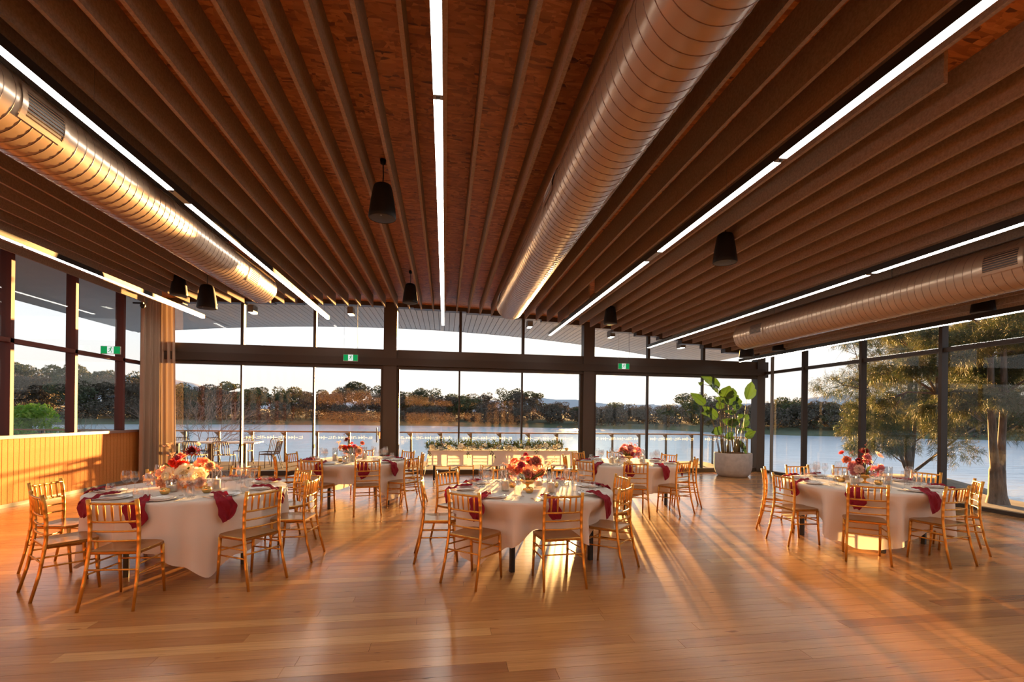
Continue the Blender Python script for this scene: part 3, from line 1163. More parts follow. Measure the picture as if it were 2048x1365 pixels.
def cloth(hem, dents, seed):
    rr = random.Random(seed)
    ph = [rr.uniform(0, 6.28) for _ in range(6)]
    H_ = sorted(hem)
    H_ = H_ + [(H_[0][0] + 360, H_[0][1])]

    def zh(deg):
        deg = (deg - H_[0][0]) % 360 + H_[0][0]
        for (a, za), (b, zb) in zip(H_, H_[1:]):
            if a <= deg <= b:
                u = (deg - a) / (b - a)
                u = u * u * (3 - 2 * u)
                return za + (zb - za) * u
        return .3
    nA, nR = 220, 18
    mb = MB()
    mb.v.append((0, 0, TZ + .002))
    radii = [.3, .6, .82, TR - .012]
    for r in radii:
        for j in range(nA):
            a = 2 * PI * j / nA
            mb.v.append((r * math.cos(a), r * math.sin(a), TZ + .002 + (.0015 * math.sin(5 * a + r * 9))))
    rows = []
    for j in range(nA):
        a = 2 * PI * j / nA
        deg = math.degrees(a)
        z1 = zh(deg)
        col = []
        for k in range(nR + 1):
            t = k / nR
            z = TZ - .004 - (TZ - .004 - z1) * t
            low = max(0, (.45 - z1) / .45)
            fold = (.022 * math.sin(9 * a + ph[0]) + .018 * math.sin(14 * a + ph[1] + 1.2 * t) + .012 * math.sin(23 * a + ph[2])) * (t ** .8) * (.55 + low)
            fold += (.009 * math.sin(37 * a + ph[3] + 2 * t) + .007 * math.sin(29 * a + ph[4])) * t
            r = TR + .004 + fold + .05 * low * t
            for (da, rf, hw) in dents:
                dd = abs((deg - da + 180) % 360 - 180)
                wdw = max(0.0, 1 - max(0, dd - hw) / 9.0)
                if wdw > 0:
                    wdw = wdw * wdw * (3 - 2 * wdw)
                    q = min(1, max(0, (TZ - .02 - z) / .22))
                    q = q * q * (3 - 2 * q)
                    r = r * (1 - wdw * q) + min(r, rf) * wdw * q
            col.append((r * math.cos(a), r * math.sin(a), z))
        rows.append(col)
    nb_ = len(mb.v)
    for k in range(nR + 1):
        for j in range(nA):
            mb.v.append(rows[j][k])
    for j in range(nA):
        mb.f.append((0, 1 + j, 1 + (j + 1) % nA))
    tot = len(radii) + nR + 1
    for k in range(tot - 1):
        for j in range(nA):
            j2 = (j + 1) % nA
            a0 = 1 + k * nA
            mb.f.append((a0 + j, a0 + nA + j, a0 + nA + j2, a0 + j2))
    return mb


# tableware meshes
plate_me = MB().lathe([(0, .004), (.085, .004), (.10, .008), (.135, .018), (.140, .019), (.141, .016), (.10, .002), (.09, 0), (0, 0)], 32).mesh('dinner_plate', M['china'], True)
side_me = MB().lathe([(0, .012), (.06, .012), (.075, .016), (.105, .026), (.108, .025), (.075, .011), (.06, .008), (0, .008)], 32).mesh('entree_plate', M['china'], True)
wine_me = MB().lathe([(.0, .0035), (.030, .0025), (.034, 0), (.036, .001), (.030, .005), (.008, .010), (.004, .02), (.0035, .085), (.006, .095), (.022, .108), (.036, .130), (.0405, .150),
                      (.039, .175), (.033, .205), (.031, .215)], 20).mesh('wine_glass', M['ware'], True)
red_me = MB().lathe([(.0, .0035), (.032, .0025), (.036, 0), (.038, .001), (.032, .005), (.008, .010), (.004, .02), (.0035, .09), (.006, .10), (.027, .115), (.045, .142), (.049, .165),
                     (.046, .195), (.038, .228), (.036, .236)], 20).mesh('wine_glass', M['ware'], True)
tumb_me = MB().lathe([(0, .006), (.026, .006), (.027, 0), (.03, 0), (.038, .02), (.044, .045), (.042, .07), (.035, .105), (.033, .115)], 20).mesh('tumbler', M['ware'], True)


def fork_mesh():
    mb = MB()
    mb.prism([(-.004, -.10), (.004, -.10), (.006, -.06), (.003, 0), (.003, .03), (-.003, .03), (-.003, 0), (-.006, -.06)], .002, .004)
    mb.prism([(-.003, .03), (.003, .03), (.011, .05), (.012, .065), (-.012, .065), (-.011, .05)], .002, .004)
    for x in (-.0105, -.0038, .0028, .0095):
        mb.prism([(x - .0016, .065), (x + .0024, .065), (x + .0016, .10), (x - .0008, .10)], .002, .004)
    return mb.mesh('fork', M['silver'])


def knife_mesh():
    mb = MB()
    mb.prism([(-.005, -.11), (.005, -.11), (.006, -.05), (.005, 0), (-.005, 0), (-.006, -.05)], .002, .006)
    mb.prism([(-.005, 0), (.006, 0), (.010, .03), (.010, .08), (.004, .11), (-.004, .115)], .002, .004)
    return mb.mesh('knife', M['silver'])


fork_me, knife_me = fork_mesh(), knife_mesh()


def napkin_mesh(kind, seed):
    """soft gauze strip: origin at table rim (z = table top), +y towards table centre"""
    rr = random.Random(seed)
    p = [rr.uniform(0, 6.28) for _ in range(8)]
    hang = {0: .22, 1: .16, 2: 0}[kind]
    inner = {0: .20, 1: .26, 2: .30}[kind]
    width = {0: .085, 1: .10, 2: .11}[kind]
    tot = inner + hang
    skew = rr.uniform(-.25, .25)

    def fn(u, v):
        d = inner - u * tot              # distance inside the rim (negative: hanging)
        wv = width * (1 + .45 * math.sin(u * 4 + p[0])) * (.55 + .7 * u if kind < 2 else 1)
        tip = 1 - max(0, u - .82) / .18 * .65
        if kind == 2:
            tip = min(1, .35 + 3 * min(u, 1 - u))
        x = (v - .5) * 2 * wv * tip * .75 + skew * (u - .5) * .3 + .012 * math.sin(u * 11 + p[1])
        cr = .010 * math.sin(v * 9 + p[2] + u * 5) + .007 * math.sin(v * 17 + p[3] - 3 * u) + .006 * math.sin(u * 23 + p[4])
        onp = max(0, min(1, (d - .05) / .04))
        if d >= 0:
            return (x, d, .012 + .026 * onp + abs(cr) * 1.2)
        zz = d * (1 + .15 * math.sin(v * 6 + p[5]) * (v - .5))
        return (x + cr, -.018 - abs(cr) * .9 - .01 * min(1, -d / .03), .010 + zz + .0)
    mb = MB()
    mb.grid(fn, 26, 12)
    return mb.mesh('napkin', M['napkin'], True)


NAP = {k: [napkin_mesh(k, 10 * k + s) for s in range(3)] for k in (0, 1, 2)}

# flowers -----------------------------------------------------------
def petal(mb, base, out, up, length, width, curl, nu=3, nv=2, ruffle=0.0, ph=0.0, point=False):
    side = out.cross(up).normalized()
    i0 = len(mb.v)
    for i in range(nu + 1):
        t = i / nu
        ang = curl * t
        c = base + out * (length * t * math.cos(ang)) + up * (length * t * math.sin(ang))
        prof = math.sin(PI * min(.93, .18 + .75 * t)) if not point else (1 - t) * .9 + .1 if t > .35 else .6 + t
        for j in range(nv + 1):
            s = j / nv * 2 - 1
            cup = up * (.22 * width * s * s)
            rf = up * (ruffle * math.sin(7 * s + ph + 3 * t)) * t
            mb.v.append(tuple(c + side * (s * width * prof) + cup + rf))
    w = nv + 1
    for i in range(nu):
        for j in range(nv):
            a = i0 + i * w + j
            mb.f.append((a, a + 1, a + w + 1, a + w))


def bloom(kind, seed):
    rr = random.Random(seed)
    mb = MB()
    if kind == 'rose':
        for ring, (n_, r_, el, ln, wd) in enumerate(((3, .05, 1.35, .42, .22), (4, .13, 1.15, .50, .30), (5, .24, .95, .56, .38), (6, .36, .62, .62, .42), (7, .42, .25, .66, .44))):
            for k in range(n_):
                a = 2 * PI * k / n_ + ring * .7 + rr.uniform(-.1, .1)
                o_ = Vector((math.cos(a), math.sin(a), 0))
                d = (o_ * math.cos(el) + Vector((0, 0, 1)) * math.sin(el))
                up = (Vector((0, 0, 1)) * math.cos(el) - o_ * math.sin(el))
                petal(mb, o_ * r_ + Vector((0, 0, -.25 + .06 * (4 - ring))), d, up, ln, wd, -.35 if ring > 2 else .2)
    elif kind == 'dahlia':
        for k in range(95):
            f = k / 95
            a = k * 2.39996
            el = 1.45 - 1.75 * f
            o_ = Vector((math.cos(a), math.sin(a), 0))
            d = (o_ * math.cos(el) + Vector((0, 0, 1)) * math.sin(el))
            up = (Vector((0, 0, 1)) * math.cos(el) - o_ * math.sin(el))
            petal(mb, d * .15, d, up, .55 + .3 * f, .13, .3, 2, 2, 0, 0, True)
    elif kind == 'carnation':
        for k in range(48):
            f = k / 48
            a = k * 2.39996
            el = 1.4 - 1.6 * f
            o_ = Vector((math.cos(a), math.sin(a), 0))
            d = (o_ * math.cos(el) + Vector((0, 0, 1)) * math.sin(el))
            up = (Vector((0, 0, 1)) * math.cos(el) - o_ * math.sin(el))
            petal(mb, d * .1, d, up, .72 + .2 * rr.random(), .27, rr.uniform(-.25, .35), 3, 4, .10, rr.uniform(0, 6))
    elif kind == 'daisy':
        for lay in range(2):
            for k in range(12):
                a = 2 * PI * (k + .5 * lay) / 12
                o_ = Vector((math.cos(a), math.sin(a), 0))
                petal(mb, Vector((0, 0, .05 * lay)), (o_ + Vector((0, 0, .25 + .2 * lay))).normalized(), Vector((0, 0, 1)), .95 - .15 * lay, .16, .1)
        mb.lathe([(0, .22), (.14, .18), (.2, .05), (.1, -.05)], 10)
    else:                                     # sprig of small florets
        for k in range(9):
            c = Vector((rr.uniform(-.6, .6), rr.uniform(-.6, .6), rr.uniform(-.5, .8)))
            for q in range(5):
                a = 2 * PI * q / 5 + k
                o_ = Vector((math.cos(a), math.sin(a), .4)).normalized()
                petal(mb, c, o_, Vector((0, 0, 1)), .32, .13, .3, 2, 2)
    return mb


BL = {}


def bloom_mesh(kind, col):
    if (kind, col) not in BL:
        BL[(kind, col)] = bloom(kind, len(BL) + 3).mesh(kind, M['fl_' + col], True)
    return BL[(kind, col)]


def leafm():
    mb = MB()
    mb.grid(lambda u, v: ((v - .5) * .5 * math.sin(PI * min(.97, .06 + .92 * u)), u, .12 * abs(v - .5) + .10 * math.sin(2 * u)), 6, 2)
    return mb.mesh('leaf', M['bronze_leaf'], True)


LEAF_ME = leafm()
vase_me = MB().lathe([(0, 0), (.055, 0), (.052, .012), (.018, .022), (.014, .045), (.022, .06), (.06, .072), (.085, .10), (.09, .125), (.084, .125), (.07, .095), (0, .085)], 28).mesh('vase', M['brass'], True)
bowl_me = MB().lathe([(0, 0), (.05, 0), (.058, .015), (.066, .06), (.075, .11), (.07, .112), (.06, .06), (0, .05)], 28).mesh('vase', M['brass'], True)
cg_tall = MB().lathe([(0, .006), (.042, .006), (.045, 0), (.047, .004), (.047, .235), (.044, .235), (.043, .012), (0, .010)], 24).mesh('glass_cylinder', M['ware'], True)
cg_low = MB().lathe([(0, .006), (.047, .006), (.050, 0), (.052, .004), (.052, .125), (.049, .125), (.048, .012), (0, .010)], 24).mesh('glass_cylinder', M['ware'], True)
wax_tall = MB().lathe([(0, .012), (.034, .012), (.036, .018), (.036, .112), (.033, .116), (.012, .112), (0, .112)], 20).mesh('candle', M['wax'], True)
wax_low = MB().lathe([(0, .012), (.036, .012), (.038, .018), (.038, .068), (.035, .072), (.012, .068), (0, .068)], 20).mesh('candle', M['wax'], True)
flame_me = MB().lathe([(0, 0), (.004, .005), (.0055, .011), (.003, .02), (0, .028)], 8).mesh('flame', M['flame'], True)
wick_me = MB().tube([(0, 0, 0), (0, 0, .01)], .001, 4).mesh('wick', M['black'])


def votive():
    mb = MB()
    prof = [(0, .0), (.025, 0), (.038, .012), (.045, .032), (.042, .052), (.034, .064), (.031, .064), (.038, .050), (.040, .032), (.03, .014), (0, .010)]
    nS = 36
    base = len(mb.v)
    for r, z in prof:
        for j in range(nS):
            a = 2 * PI * j / nS
            rr_ = r * (1 + .035 * (1 if j % 3 == 0 else -.3))
            mb.v.append((rr_ * math.cos(a), rr_ * math.sin(a), z))
    for k in range(len(prof) - 1):
        for j in range(nS):
            j2 = (j + 1) % nS
            mb.f.append((k * nS + j, k * nS + j2, (k + 1) * nS + j2, (k + 1) * nS + j))
    return mb.mesh('votive_cup', M['brass'], True)


vot_me = votive()
tea_me = MB().lathe([(0, .03), (.025, .03), (.025, .014), (0, .014)], 14).mesh('tealight', M['wax'], True)
FLOWERS = {
    'T1': (365, 988, .0056, [(375, 919, 15, 'dahlia', 'burgundy'), (357, 930, 7, 'carnation', 'deep'), (343, 943, 13, 'carnation', 'red'), (362, 947, 14, 'carnation', 'red'),
           (395, 940, 15, 'rose', 'coral'), (420, 944, 9, 'carnation', 'peach'), (326, 958, 12, 'rose', 'peach'), (346, 962, 13, 'rose', 'cream'), (380, 957, 15, 'rose', 'cream'),
           (406, 960, 12, 'rose', 'cream'), (366, 972, 13, 'carnation', 'peach'), (391, 974, 11, 'carnation', 'peach'), (314, 968, 11, 'carnation', 'peach'), (335, 928, 7, 'sprig', 'peach'),
           (332, 910, 8, 'sprig', 'peach'), (402, 901, 4, 'daisy', 'cream'), (428, 950, 9, 'sprig', 'coral'), (412, 972, 9, 'carnation', 'blush'), (350, 978, 10, 'carnation', 'blush'), (333, 976, 10, 'carnation', 'peach'), (352, 930, 10, 'carnation', 'coral')]),
    'T2': (1055, 983, .0058, [(1051, 916, 5, 'carnation', 'deep'), (1027, 926, 8, 'rose', 'coral'), (1036, 928, 6, 'rose', 'blush'), (1045, 924, 7, 'carnation', 'blush'), (1056, 922, 6, 'rose', 'red'),
           (1042, 934, 8, 'carnation', 'deep'), (1069, 928, 13, 'carnation', 'dusty'), (1053, 939, 10, 'rose', 'blush'), (1071, 942, 12, 'rose', 'cream'), (1091, 931, 8, 'sprig', 'blush'),
           (1109, 923, 7, 'sprig', 'blush'), (1100, 932, 8, 'sprig', 'peach'), (1066, 957, 11, 'carnation', 'pink'), (1027, 955, 8, 'rose', 'blush'), (1024, 938, 9, 'sprig', 'dusty'),
           (1054, 950, 9, 'carnation', 'dusty'), (1078, 953, 9, 'carnation', 'coral'), (1020, 945, 8, 'sprig', 'dusty'), (1037, 946, 10, 'carnation', 'coral'), (1012, 938, 8, 'sprig', 'coral'), (1060, 932, 8, 'carnation', 'burgundy')]),
    'T3': (1730, 967, .0066, [(1691, 908, 6, 'daisy', 'red'), (1732, 905, 10, 'dahlia', 'burgundy'), (1751, 911, 9, 'daisy', 'blush'), (1727, 915, 8, 'carnation', 'pink'), (1743, 920, 9, 'rose', 'cream'),
           (1731, 923, 6, 'carnation', 'pink'), (1738, 924, 7, 'rose', 'burgundy'), (1717, 921, 6, 'rose', 'burgundy'), (1703, 923, 9, 'carnation', 'coral'), (1711, 915, 7, 'sprig', 'burgundy'),
           (1720, 930, 8, 'carnation', 'pink'), (1709, 938, 9, 'carnation', 'blush'), (1721, 940, 7, 'carnation', 'pink'), (1741, 941, 10, 'rose', 'pink'), (1750, 935, 8, 'carnation', 'pink'),
           (1759, 946, 7, 'carnation', 'blush'), (1768, 949, 6, 'carnation', 'pink'), (1709, 946, 7, 'carnation', 'pink'), (1722, 890, 3, 'sprig', 'dusty'), (1701, 908, 5, 'sprig', 'dusty')]),
    'T4': (706, 920, .0091, [(693, 881, 7, 'dahlia', 'burgundy'), (678, 889, 6, 'sprig', 'peach'), (683, 896, 6, 'carnation', 'peach'), (703, 886, 3, 'rose', 'red'), (721, 888, 5, 'carnation', 'coral'),
           (710, 893, 5, 'rose', 'deep'), (691, 897, 4, 'rose', 'red'), (706, 900, 8, 'rose', 'peach'), (692, 904, 7, 'carnation', 'pink'), (721, 902, 7, 'carnation', 'peach'), (714, 897, 6, 'carnation', 'coral'),
           (700, 895, 5, 'carnation', 'red'), (712, 907, 7, 'carnation', 'pink'), (724, 908, 5, 'sprig', 'blush'), (691, 870, 2.5, 'sprig', 'burgundy')]),
    'T5': (1258, 926, .0094, [(1250, 894, 7, 'rose', 'pink'), (1260, 898, 7, 'carnation', 'dusty'), (1268, 900, 7, 'rose', 'blush'), (1276, 901, 6, 'rose', 'pink'), (1253, 908, 7, 'rose', 'blush'),
           (1264, 911, 6, 'carnation', 'deep'), (1272, 910, 6, 'carnation', 'pink'), (1243, 901, 5, 'carnation', 'coral'), (1244, 907, 6, 'carnation', 'dusty'), (1270, 893, 5, 'sprig', 'dusty'),
           (1261, 890, 4, 'sprig', 'coral'), (1242, 912, 4, 'sprig', 'dusty'), (1278, 909, 5, 'sprig', 'coral'), (1256, 900, 6, 'carnation', 'pink')]),
}
ITEMS = {
    'T1': dict(vase=(-0.12, 0.07), tall=[(0.29, -0.12)], low=[(-0.29, 0.08), (-.10, -.24)], vot=[(-0.08, -0.40), (0.09, 0.02), (0.28, -0.32)]),
    'T2': dict(vase=(-0.05, -0.08), tall=[(-0.32, -0.17), (0.17, -0.33)], low=[(0.12, 0.14)], vot=[(-0.07, -0.32), (-0.20, 0.11), (.30, .06)]),
    'T3': dict(vase=(0.04, -0.01), tall=[(0.24, -0.16)], low=[(-0.16, -0.08), (0.0, 0.26)], vot=[(-0.22, 0.09), (0.06, -0.20), (-.14, .26)]),
    'T4': dict(vase=(-0.06, 0.14), tall=[(-0.32, -0.09), (0.0, -0.20), (0.14, 0.24)], low=[(-0.06, -0.50)], vot=[(-0.18, -0.30), (-0.22, 0.30)]),
    'T5': dict(vase=(0.06, 0.05), tall=[(-0.41, -0.31), (0.36, 0.13)], low=[(-0.25, -0.15), (0.24, -.12)], vot=[(-.10, -.33)]),
}
CR = Vector((.9908, -.1355, 0))               # sideways direction in which the bouquets were measured
CF = Vector((.1355, .9908, 0))
FL_LAB = {'T1': 'low bouquet of peach and cream roses with a dark red dahlia', 'T2': 'loose bouquet of pink and dusty roses in gold bowl',
          'T3': 'tall bouquet of pink carnations with burgundy dahlia in gold footed vase', 'T4': 'airy bouquet with one high burgundy dahlia on the back left table',
          'T5': 'round bouquet of pink roses in gold bowl on the back right table'}
SIDE = {'front': 'front', 'front left': 'front left', 'front right': 'front right', 'left': 'left', 'right': 'right', 'back left': 'back left', 'back right': 'back right', 'back': 'back'}
for key, T in TABLES.items():
    cx, cyy = T['c']
    nm = T['nm']
    rr = random.Random(hash(key) % 1 + ord(key[1]))
    # table under the cloth
    t = thing('round_table', 'black-legged folding table under cloth, ' + nm, 'table', 'round tables', (cx, cyy, 0), .35)
    inst('table_top', top_me, t)
    for a in (45, 135, 225, 315):
        inst('leg', leg_me, t, (.70 * math.cos(R(a)), .70 * math.sin(R(a)), 0))
    inst('under_frame', apron_me, t, (0, .49, 0))
    inst('under_frame', apron_me, t, (0, -.49, 0))
    dents = []
    for x, y, f, side in T['ch']:
        sx, sy = x + .2 * math.cos(R(f)) - cx, y + .2 * math.sin(R(f)) - cyy
        rs = math.hypot(sx, sy)
        dents.append((math.degrees(math.atan2(sy, sx)), max(.80, rs - .225), math.degrees(.19 / max(.6, rs - .2))))
    thing('tablecloth', 'white linen cloth draped over the ' + nm, 'tablecloth', 'round tablecloths', (cx, cyy, 0), 0, cloth(T['hem'], dents, ord(key[1])).mesh('tablecloth', M['linen'], True))
    for ci, (x, y, f, side) in enumerate(T['ch']):
        gold_chair(x, y, f, 'gold bamboo-style chair at the %s side of the %s' % (side, nm), 'gold chairs at round tables')
        # place setting faces the chair
        ang = math.atan2(y + .2 * math.sin(R(f)) - cyy, x + .2 * math.cos(R(f)) - cx)
        px, py = cx + TR * math.cos(ang), cyy + TR * math.sin(ang)
        rz = ang + PI / 2                        # local +y to the table centre
        cs, sn = math.cos(rz), math.sin(rz)

        def at(lx, ly):
            return (px + lx * cs - ly * sn, py + lx * sn + ly * cs)
        z = TZ + .0035
        where = 'at the %s place of the %s' % (side, nm)
        q = at(0, .19)
        p_ = thing('dinner_plate', 'white dinner plate ' + where, 'plate', 'dinner plates', (*q, z), 0, plate_me)
        inst('entree_plate', side_me, p_)
        thing('fork', 'silver fork ' + where, 'fork', 'forks', (*at(-.175, .18), z), rz, fork_me)
        thing('knife', 'silver knife ' + where, 'knife', 'knives', (*at(.175, .18), z), rz, knife_me)
        thing('wine_glass', 'large clear wine glass ' + where, 'glass', 'wine glasses', (*at(.20, .39), z), 0, red_me)
        thing('wine_glass', 'slim clear wine glass ' + where, 'glass', 'wine glasses', (*at(.10, .43), z), 0, wine_me)
        thing('tumbler', 'clear stemless tumbler ' + where, 'glass', 'tumblers', (*at(.235, .27), z), 0, tumb_me)
        kd = 0 if ci % 3 == 0 else (1 if ci % 3 == 1 else (2 if ci > 4 else 0))
        dx = rr.uniform(-.05, .03) - (.05 if kd < 2 else 0)
        thing('napkin', ('draped crimson napkin ' if kd < 2 else 'folded crimson napkin ') + where, 'napkin', 'crimson napkins',
              (*at(dx, 0), TZ), rz + rr.uniform(-.12, .12), NAP[kd][rr.randrange(3)])
    # centrepiece
    it = ITEMS[key]
    vx, vy = it['vase']
    tall_vase = key in ('T3', 'T2', 'T5')
    fa = thing('flower_arrangement', FL_LAB[key], 'flowers', 'table bouquets', (cx + vx, cyy + vy, TZ + .003))
    inst('vase', vase_me if tall_vase else bowl_me, fa)
    px0, py0, mpp, bl = FLOWERS[key]
    hx = max(abs(b_[0] - px0) for b_ in bl) * mpp
    for bi, (bx, by, br_, kind, col) in enumerate(bl):
        dx, dz, r_ = (bx - px0) * mpp, (py0 - by) * mpp, br_ * mpp
        dz = max(dz, .05 + r_ * .4)
        depth = rr.uniform(-.10, .04) if bi % 4 else rr.uniform(.0, .12)
        if key == 'T1' and col in ('peach', 'cream', 'blush') and kind != 'sprig':
            depth = rr.uniform(-.16, -.06)
        pos = CR * dx + CF * depth + Vector((0, 0, dz))
        nrm_ = (pos - Vector((0, 0, .10)) - CF * .16).normalized() if kind not in ('sprig',) else Vector((0, 0, 1))
        o = inst(kind if kind != 'sprig' else 'floret_sprig', bloom_mesh(kind, col), fa, pos, nrm_.to_track_quat('Z', 'Y').to_euler(), (r_ * (1.38 if key == 'T1' and col in ('peach', 'cream', 'blush') else 1.18),) * 3)
        src = Vector((CR * dx * .12 + Vector((0, 0, .10))))
        if dz > .16:
            inst('stem', MB().tube([src, src.lerp(pos, .6) + Vector((0, 0, .01)), pos - nrm_ * r_ * .3], .0028, 5).mesh('stem', M['stem'], True), fa)
    # a second sparser layer on the far side so the bunch is round
    for k in range(9):
        a = rr.uniform(.1, PI - .1)
        pos = CR * (math.cos(a) * hx * .62) + CF * (math.sin(a) * min(.2, hx * .5)) + Vector((0, 0, rr.uniform(.13, .24)))
        kind, col = rr.choice([(b_[3], b_[4]) for b_ in bl if b_[3] in ('rose', 'carnation')])
        o = inst(kind, bloom_mesh(kind, col), fa, pos, (pos - Vector((0, 0, .05))).to_track_quat('Z', 'Y').to_euler(), (rr.uniform(.045, .06),) * 3)
    for k in range(12):
        a = rr.uniform(0, 2 * PI)
        pos = Vector((math.cos(a) * .05, math.sin(a) * .05, .11))
        d = Vector((math.cos(a), math.sin(a), rr.uniform(.05, 1.0))).normalized()
        s = rr.uniform(.12, .22)
        inst('leaf', LEAF_ME, fa, pos, d.to_track_quat('Y', 'Z').to_euler(), (s * .55, s, s))
    def side_name(lst, k):
        order = sorted(range(len(lst)), key=lambda i: lst[i][0])
        r_ = order.index(k)
        return {1: ['only'], 2: ['left', 'right'], 3: ['left', 'middle', 'right']}[len(lst)][r_]
    for k, (x, y) in enumerate(it['tall']):
        q = thing('candle_holder', '%s tall glass cylinder with pillar candle on the %s' % (side_name(it['tall'], k), nm), 'candle', 'pillar candles', (cx + x, cyy + y, TZ + .003))
        inst('glass_cylinder', cg_tall, q)
        c_ = inst('candle', wax_tall, q)
        inst('wick', wick_me, c_, (0, 0, .112))
        inst('flame', flame_me, c_, (0, 0, .120))
    for k, (x, y) in enumerate(it['low']):
        q = thing('candle_holder', '%s short glass with lit candle on the %s' % (side_name(it['low'], k), nm), 'candle', 'short candles', (cx + x, cyy + y, TZ + .003))
        inst('glass_cylinder', cg_low, q)
        c_ = inst('candle', wax_low, q)
        inst('wick', wick_me, c_, (0, 0, .068))
        inst('flame', flame_me, c_, (0, 0, .076))
    for k, (x, y) in enumerate(it['vot']):
        q = thing('votive_holder', '%s round ribbed gold votive cup on the %s' % (side_name(it['vot'], k), nm), 'votive', 'gold votives', (cx + x, cyy + y, TZ + .003))
        inst('votive_cup', vot_me, q)
        inst('tealight', tea_me, q)

# ------------------------------------------------------------------ long head table with garland
BX0, BX1, BY0, BY1 = -.38, 3.26, 11.80, 12.52
half = (BX0 + BX1) / 2
for k, (a, b_) in enumerate(((BX0 + .03, half - .01), (half + .01, BX1 - .03))):
    t = thing('trestle_table', ('left' if k == 0 else 'right') + ' half of the long head table under white cloth', 'table', 'head table halves')
    inst('table_top', MB().box(a, b_, BY0 + .03, BY1 - .03, TZ - .03, TZ - .004).mesh('table_top', M['table_top']), t)
    for x in (a + .1, b_ - .1):
        for y in (BY0 + .1, BY1 - .1):
            inst('leg', MB().tube([(x, y, 0), (x, y, TZ - .03)], .02, 8).mesh('leg', M['black'], True), t)
            inst('foot', MB().lathe([(.024, 0), (.026, .02), (.022, .03), (0, .03)], 10, (x, y, 0)).mesh('foot', M['silver'], True), t)


def rect_cloth(x0, x1, y0, y1, drop_f, drop_b, seed):
    rr = random.Random(seed)
    ph = [rr.uniform(0, 6.28) for _ in range(4)]
    mb = MB()

    def fr(u, v):
        x = x0 + (x1 - x0) * u
        t = v
        z = TZ - t * (drop_f + .015 * math.sin(x * 5 + ph[0]))
        return (x, y0 - .004 - t * (.01 + .018 * math.sin(x * 9 + ph[1]) + .010 * math.sin(x * 21 + ph[2])), z)

    def bk(u, v):
        x = x1 - (x1 - x0) * u
        return (x, y1 + .004 + v * (.01 + .018 * math.sin(x * 8 + ph[1])), TZ - v * drop_b)

    def lf(u, v):
        y = y1 - (y1 - y0) * u
        pt = max(0, (u - .55) / .45)
        return (x0 - .004 - v * (.05 + .05 * pt + .02 * math.sin(u * 12)), y, TZ - v * (drop_f + .22 * pt))

    def rt(u, v):
        y = y0 + (y1 - y0) * u
        pt = max(0, ((1 - u) - .55) / .45)
        return (x1 + .004 + v * (.05 + .03 * pt + .02 * math.sin(u * 11)), y, TZ - v * (drop_f + .18 * pt))
    mb.grid(lambda u, v: (x0 + (x1 - x0) * u, y0 + (y1 - y0) * v, TZ + .002), 20, 4)
    mb.grid(fr, 60, 6)
    mb.grid(bk, 40, 4)
    mb.grid(lf, 14, 5)
    mb.grid(rt, 14, 5)
    return mb


thing('tablecloth', 'white linen cloth over the left half of the long head table', 'tablecloth', 'head table cloths', me=rect_cloth(BX0, half + .02, BY0, BY1, .36, .06, 1).mesh('tablecloth', M['linen'], True))
thing('tablecloth', 'white linen cloth over the right half of the long head table', 'tablecloth', 'head table cloths', me=rect_cloth(half - .02, BX1, BY0 - .004, BY1 + .004, .36, .06, 2).mesh('tablecloth', M['linen'], True))
gnames = ['leftmost', 'second', 'third', 'fourth', 'fifth', 'rightmost']
for k in range(6):
    gold_chair(BX0 + .33 + k * .60, 12.86 + .01 * k, 270, '%s gold chair behind the long head table' % gnames[k] if k in (0, 5) else '%s gold chair from the left behind the long head table' % gnames[k], 'gold chairs behind head table')

# garland: leafy runner with white roses
ga = thing('garland', 'green leafy garland with white roses along the head table front', 'garland', loc=(BX0, BY0 + .14, TZ + .003))
glen = BX1 - BX0 - .36


def leaf_batch(items, mat_, name):
    """items: (pos, dir, up, length, width) -> one mesh of folded two-quad leaves"""
    V, F_ = [], []
    for p, d, u_, ln, wd in items:
        s = d.cross(u_).normalized() * wd
        i = len(V)
        mid = p + d * ln * .45
        V += [p, mid + s + u_ * wd * .3, mid - u_ * wd * .1, mid - s + u_ * wd * .3, p + d * ln]
        F_ += [(i, i + 1, i + 2), (i, i + 2, i + 3), (i + 1, i + 4, i + 2), (i + 3, i + 2, i + 4)]
    me = bpy.data.meshes.new(name)
    me.from_pydata([tuple(v) for v in V], [], F_)
    me.materials.append(mat_)
    return me


rr = random.Random(5)
it_ = []
for k in range(3600):
    x = rr.uniform(-.05, glen + .02)
    a = rr.uniform(0, PI)
    rad = rr.uniform(.02, .20)
    p = Vector((x, -math.cos(a) * rad * .8, .015 + math.sin(a) * rad))
    d = Vector((rr.uniform(-1.3, 1.3), -math.cos(a) * 1.0, math.sin(a) * .8 - .15)).normalized()
    it_.append((p, d, Vector((rr.uniform(-.3, .3), rr.uniform(-.3, .3), 1)).normalized(), rr.uniform(.05, .13), rr.uniform(.008, .018)))
for x0 in (1.50, 2.30, 2.62, 0.0, .9):       # trailing and upright sprigs
    for k in range(16):
        t_ = rr.random()
        dn = rr.random() < .55
        p = Vector((x0 + rr.uniform(-.05, .05) + (.08 * t_), -.10 - (.08 * t_ if dn else 0) - .06, .02 - (.15 * t_ if dn else -.14 * t_)))
        d = Vector((rr.uniform(-1, 1), -.5, -1 if dn else 1.3)).normalized()
        it_.append((p, d, Vector((0, -1, .2)).normalized(), rr.uniform(.05, .10), .009))
o = inst('foliage', leaf_batch(it_, M['garland'], 'foliage'), ga)
o['kind'] = 'stuff'
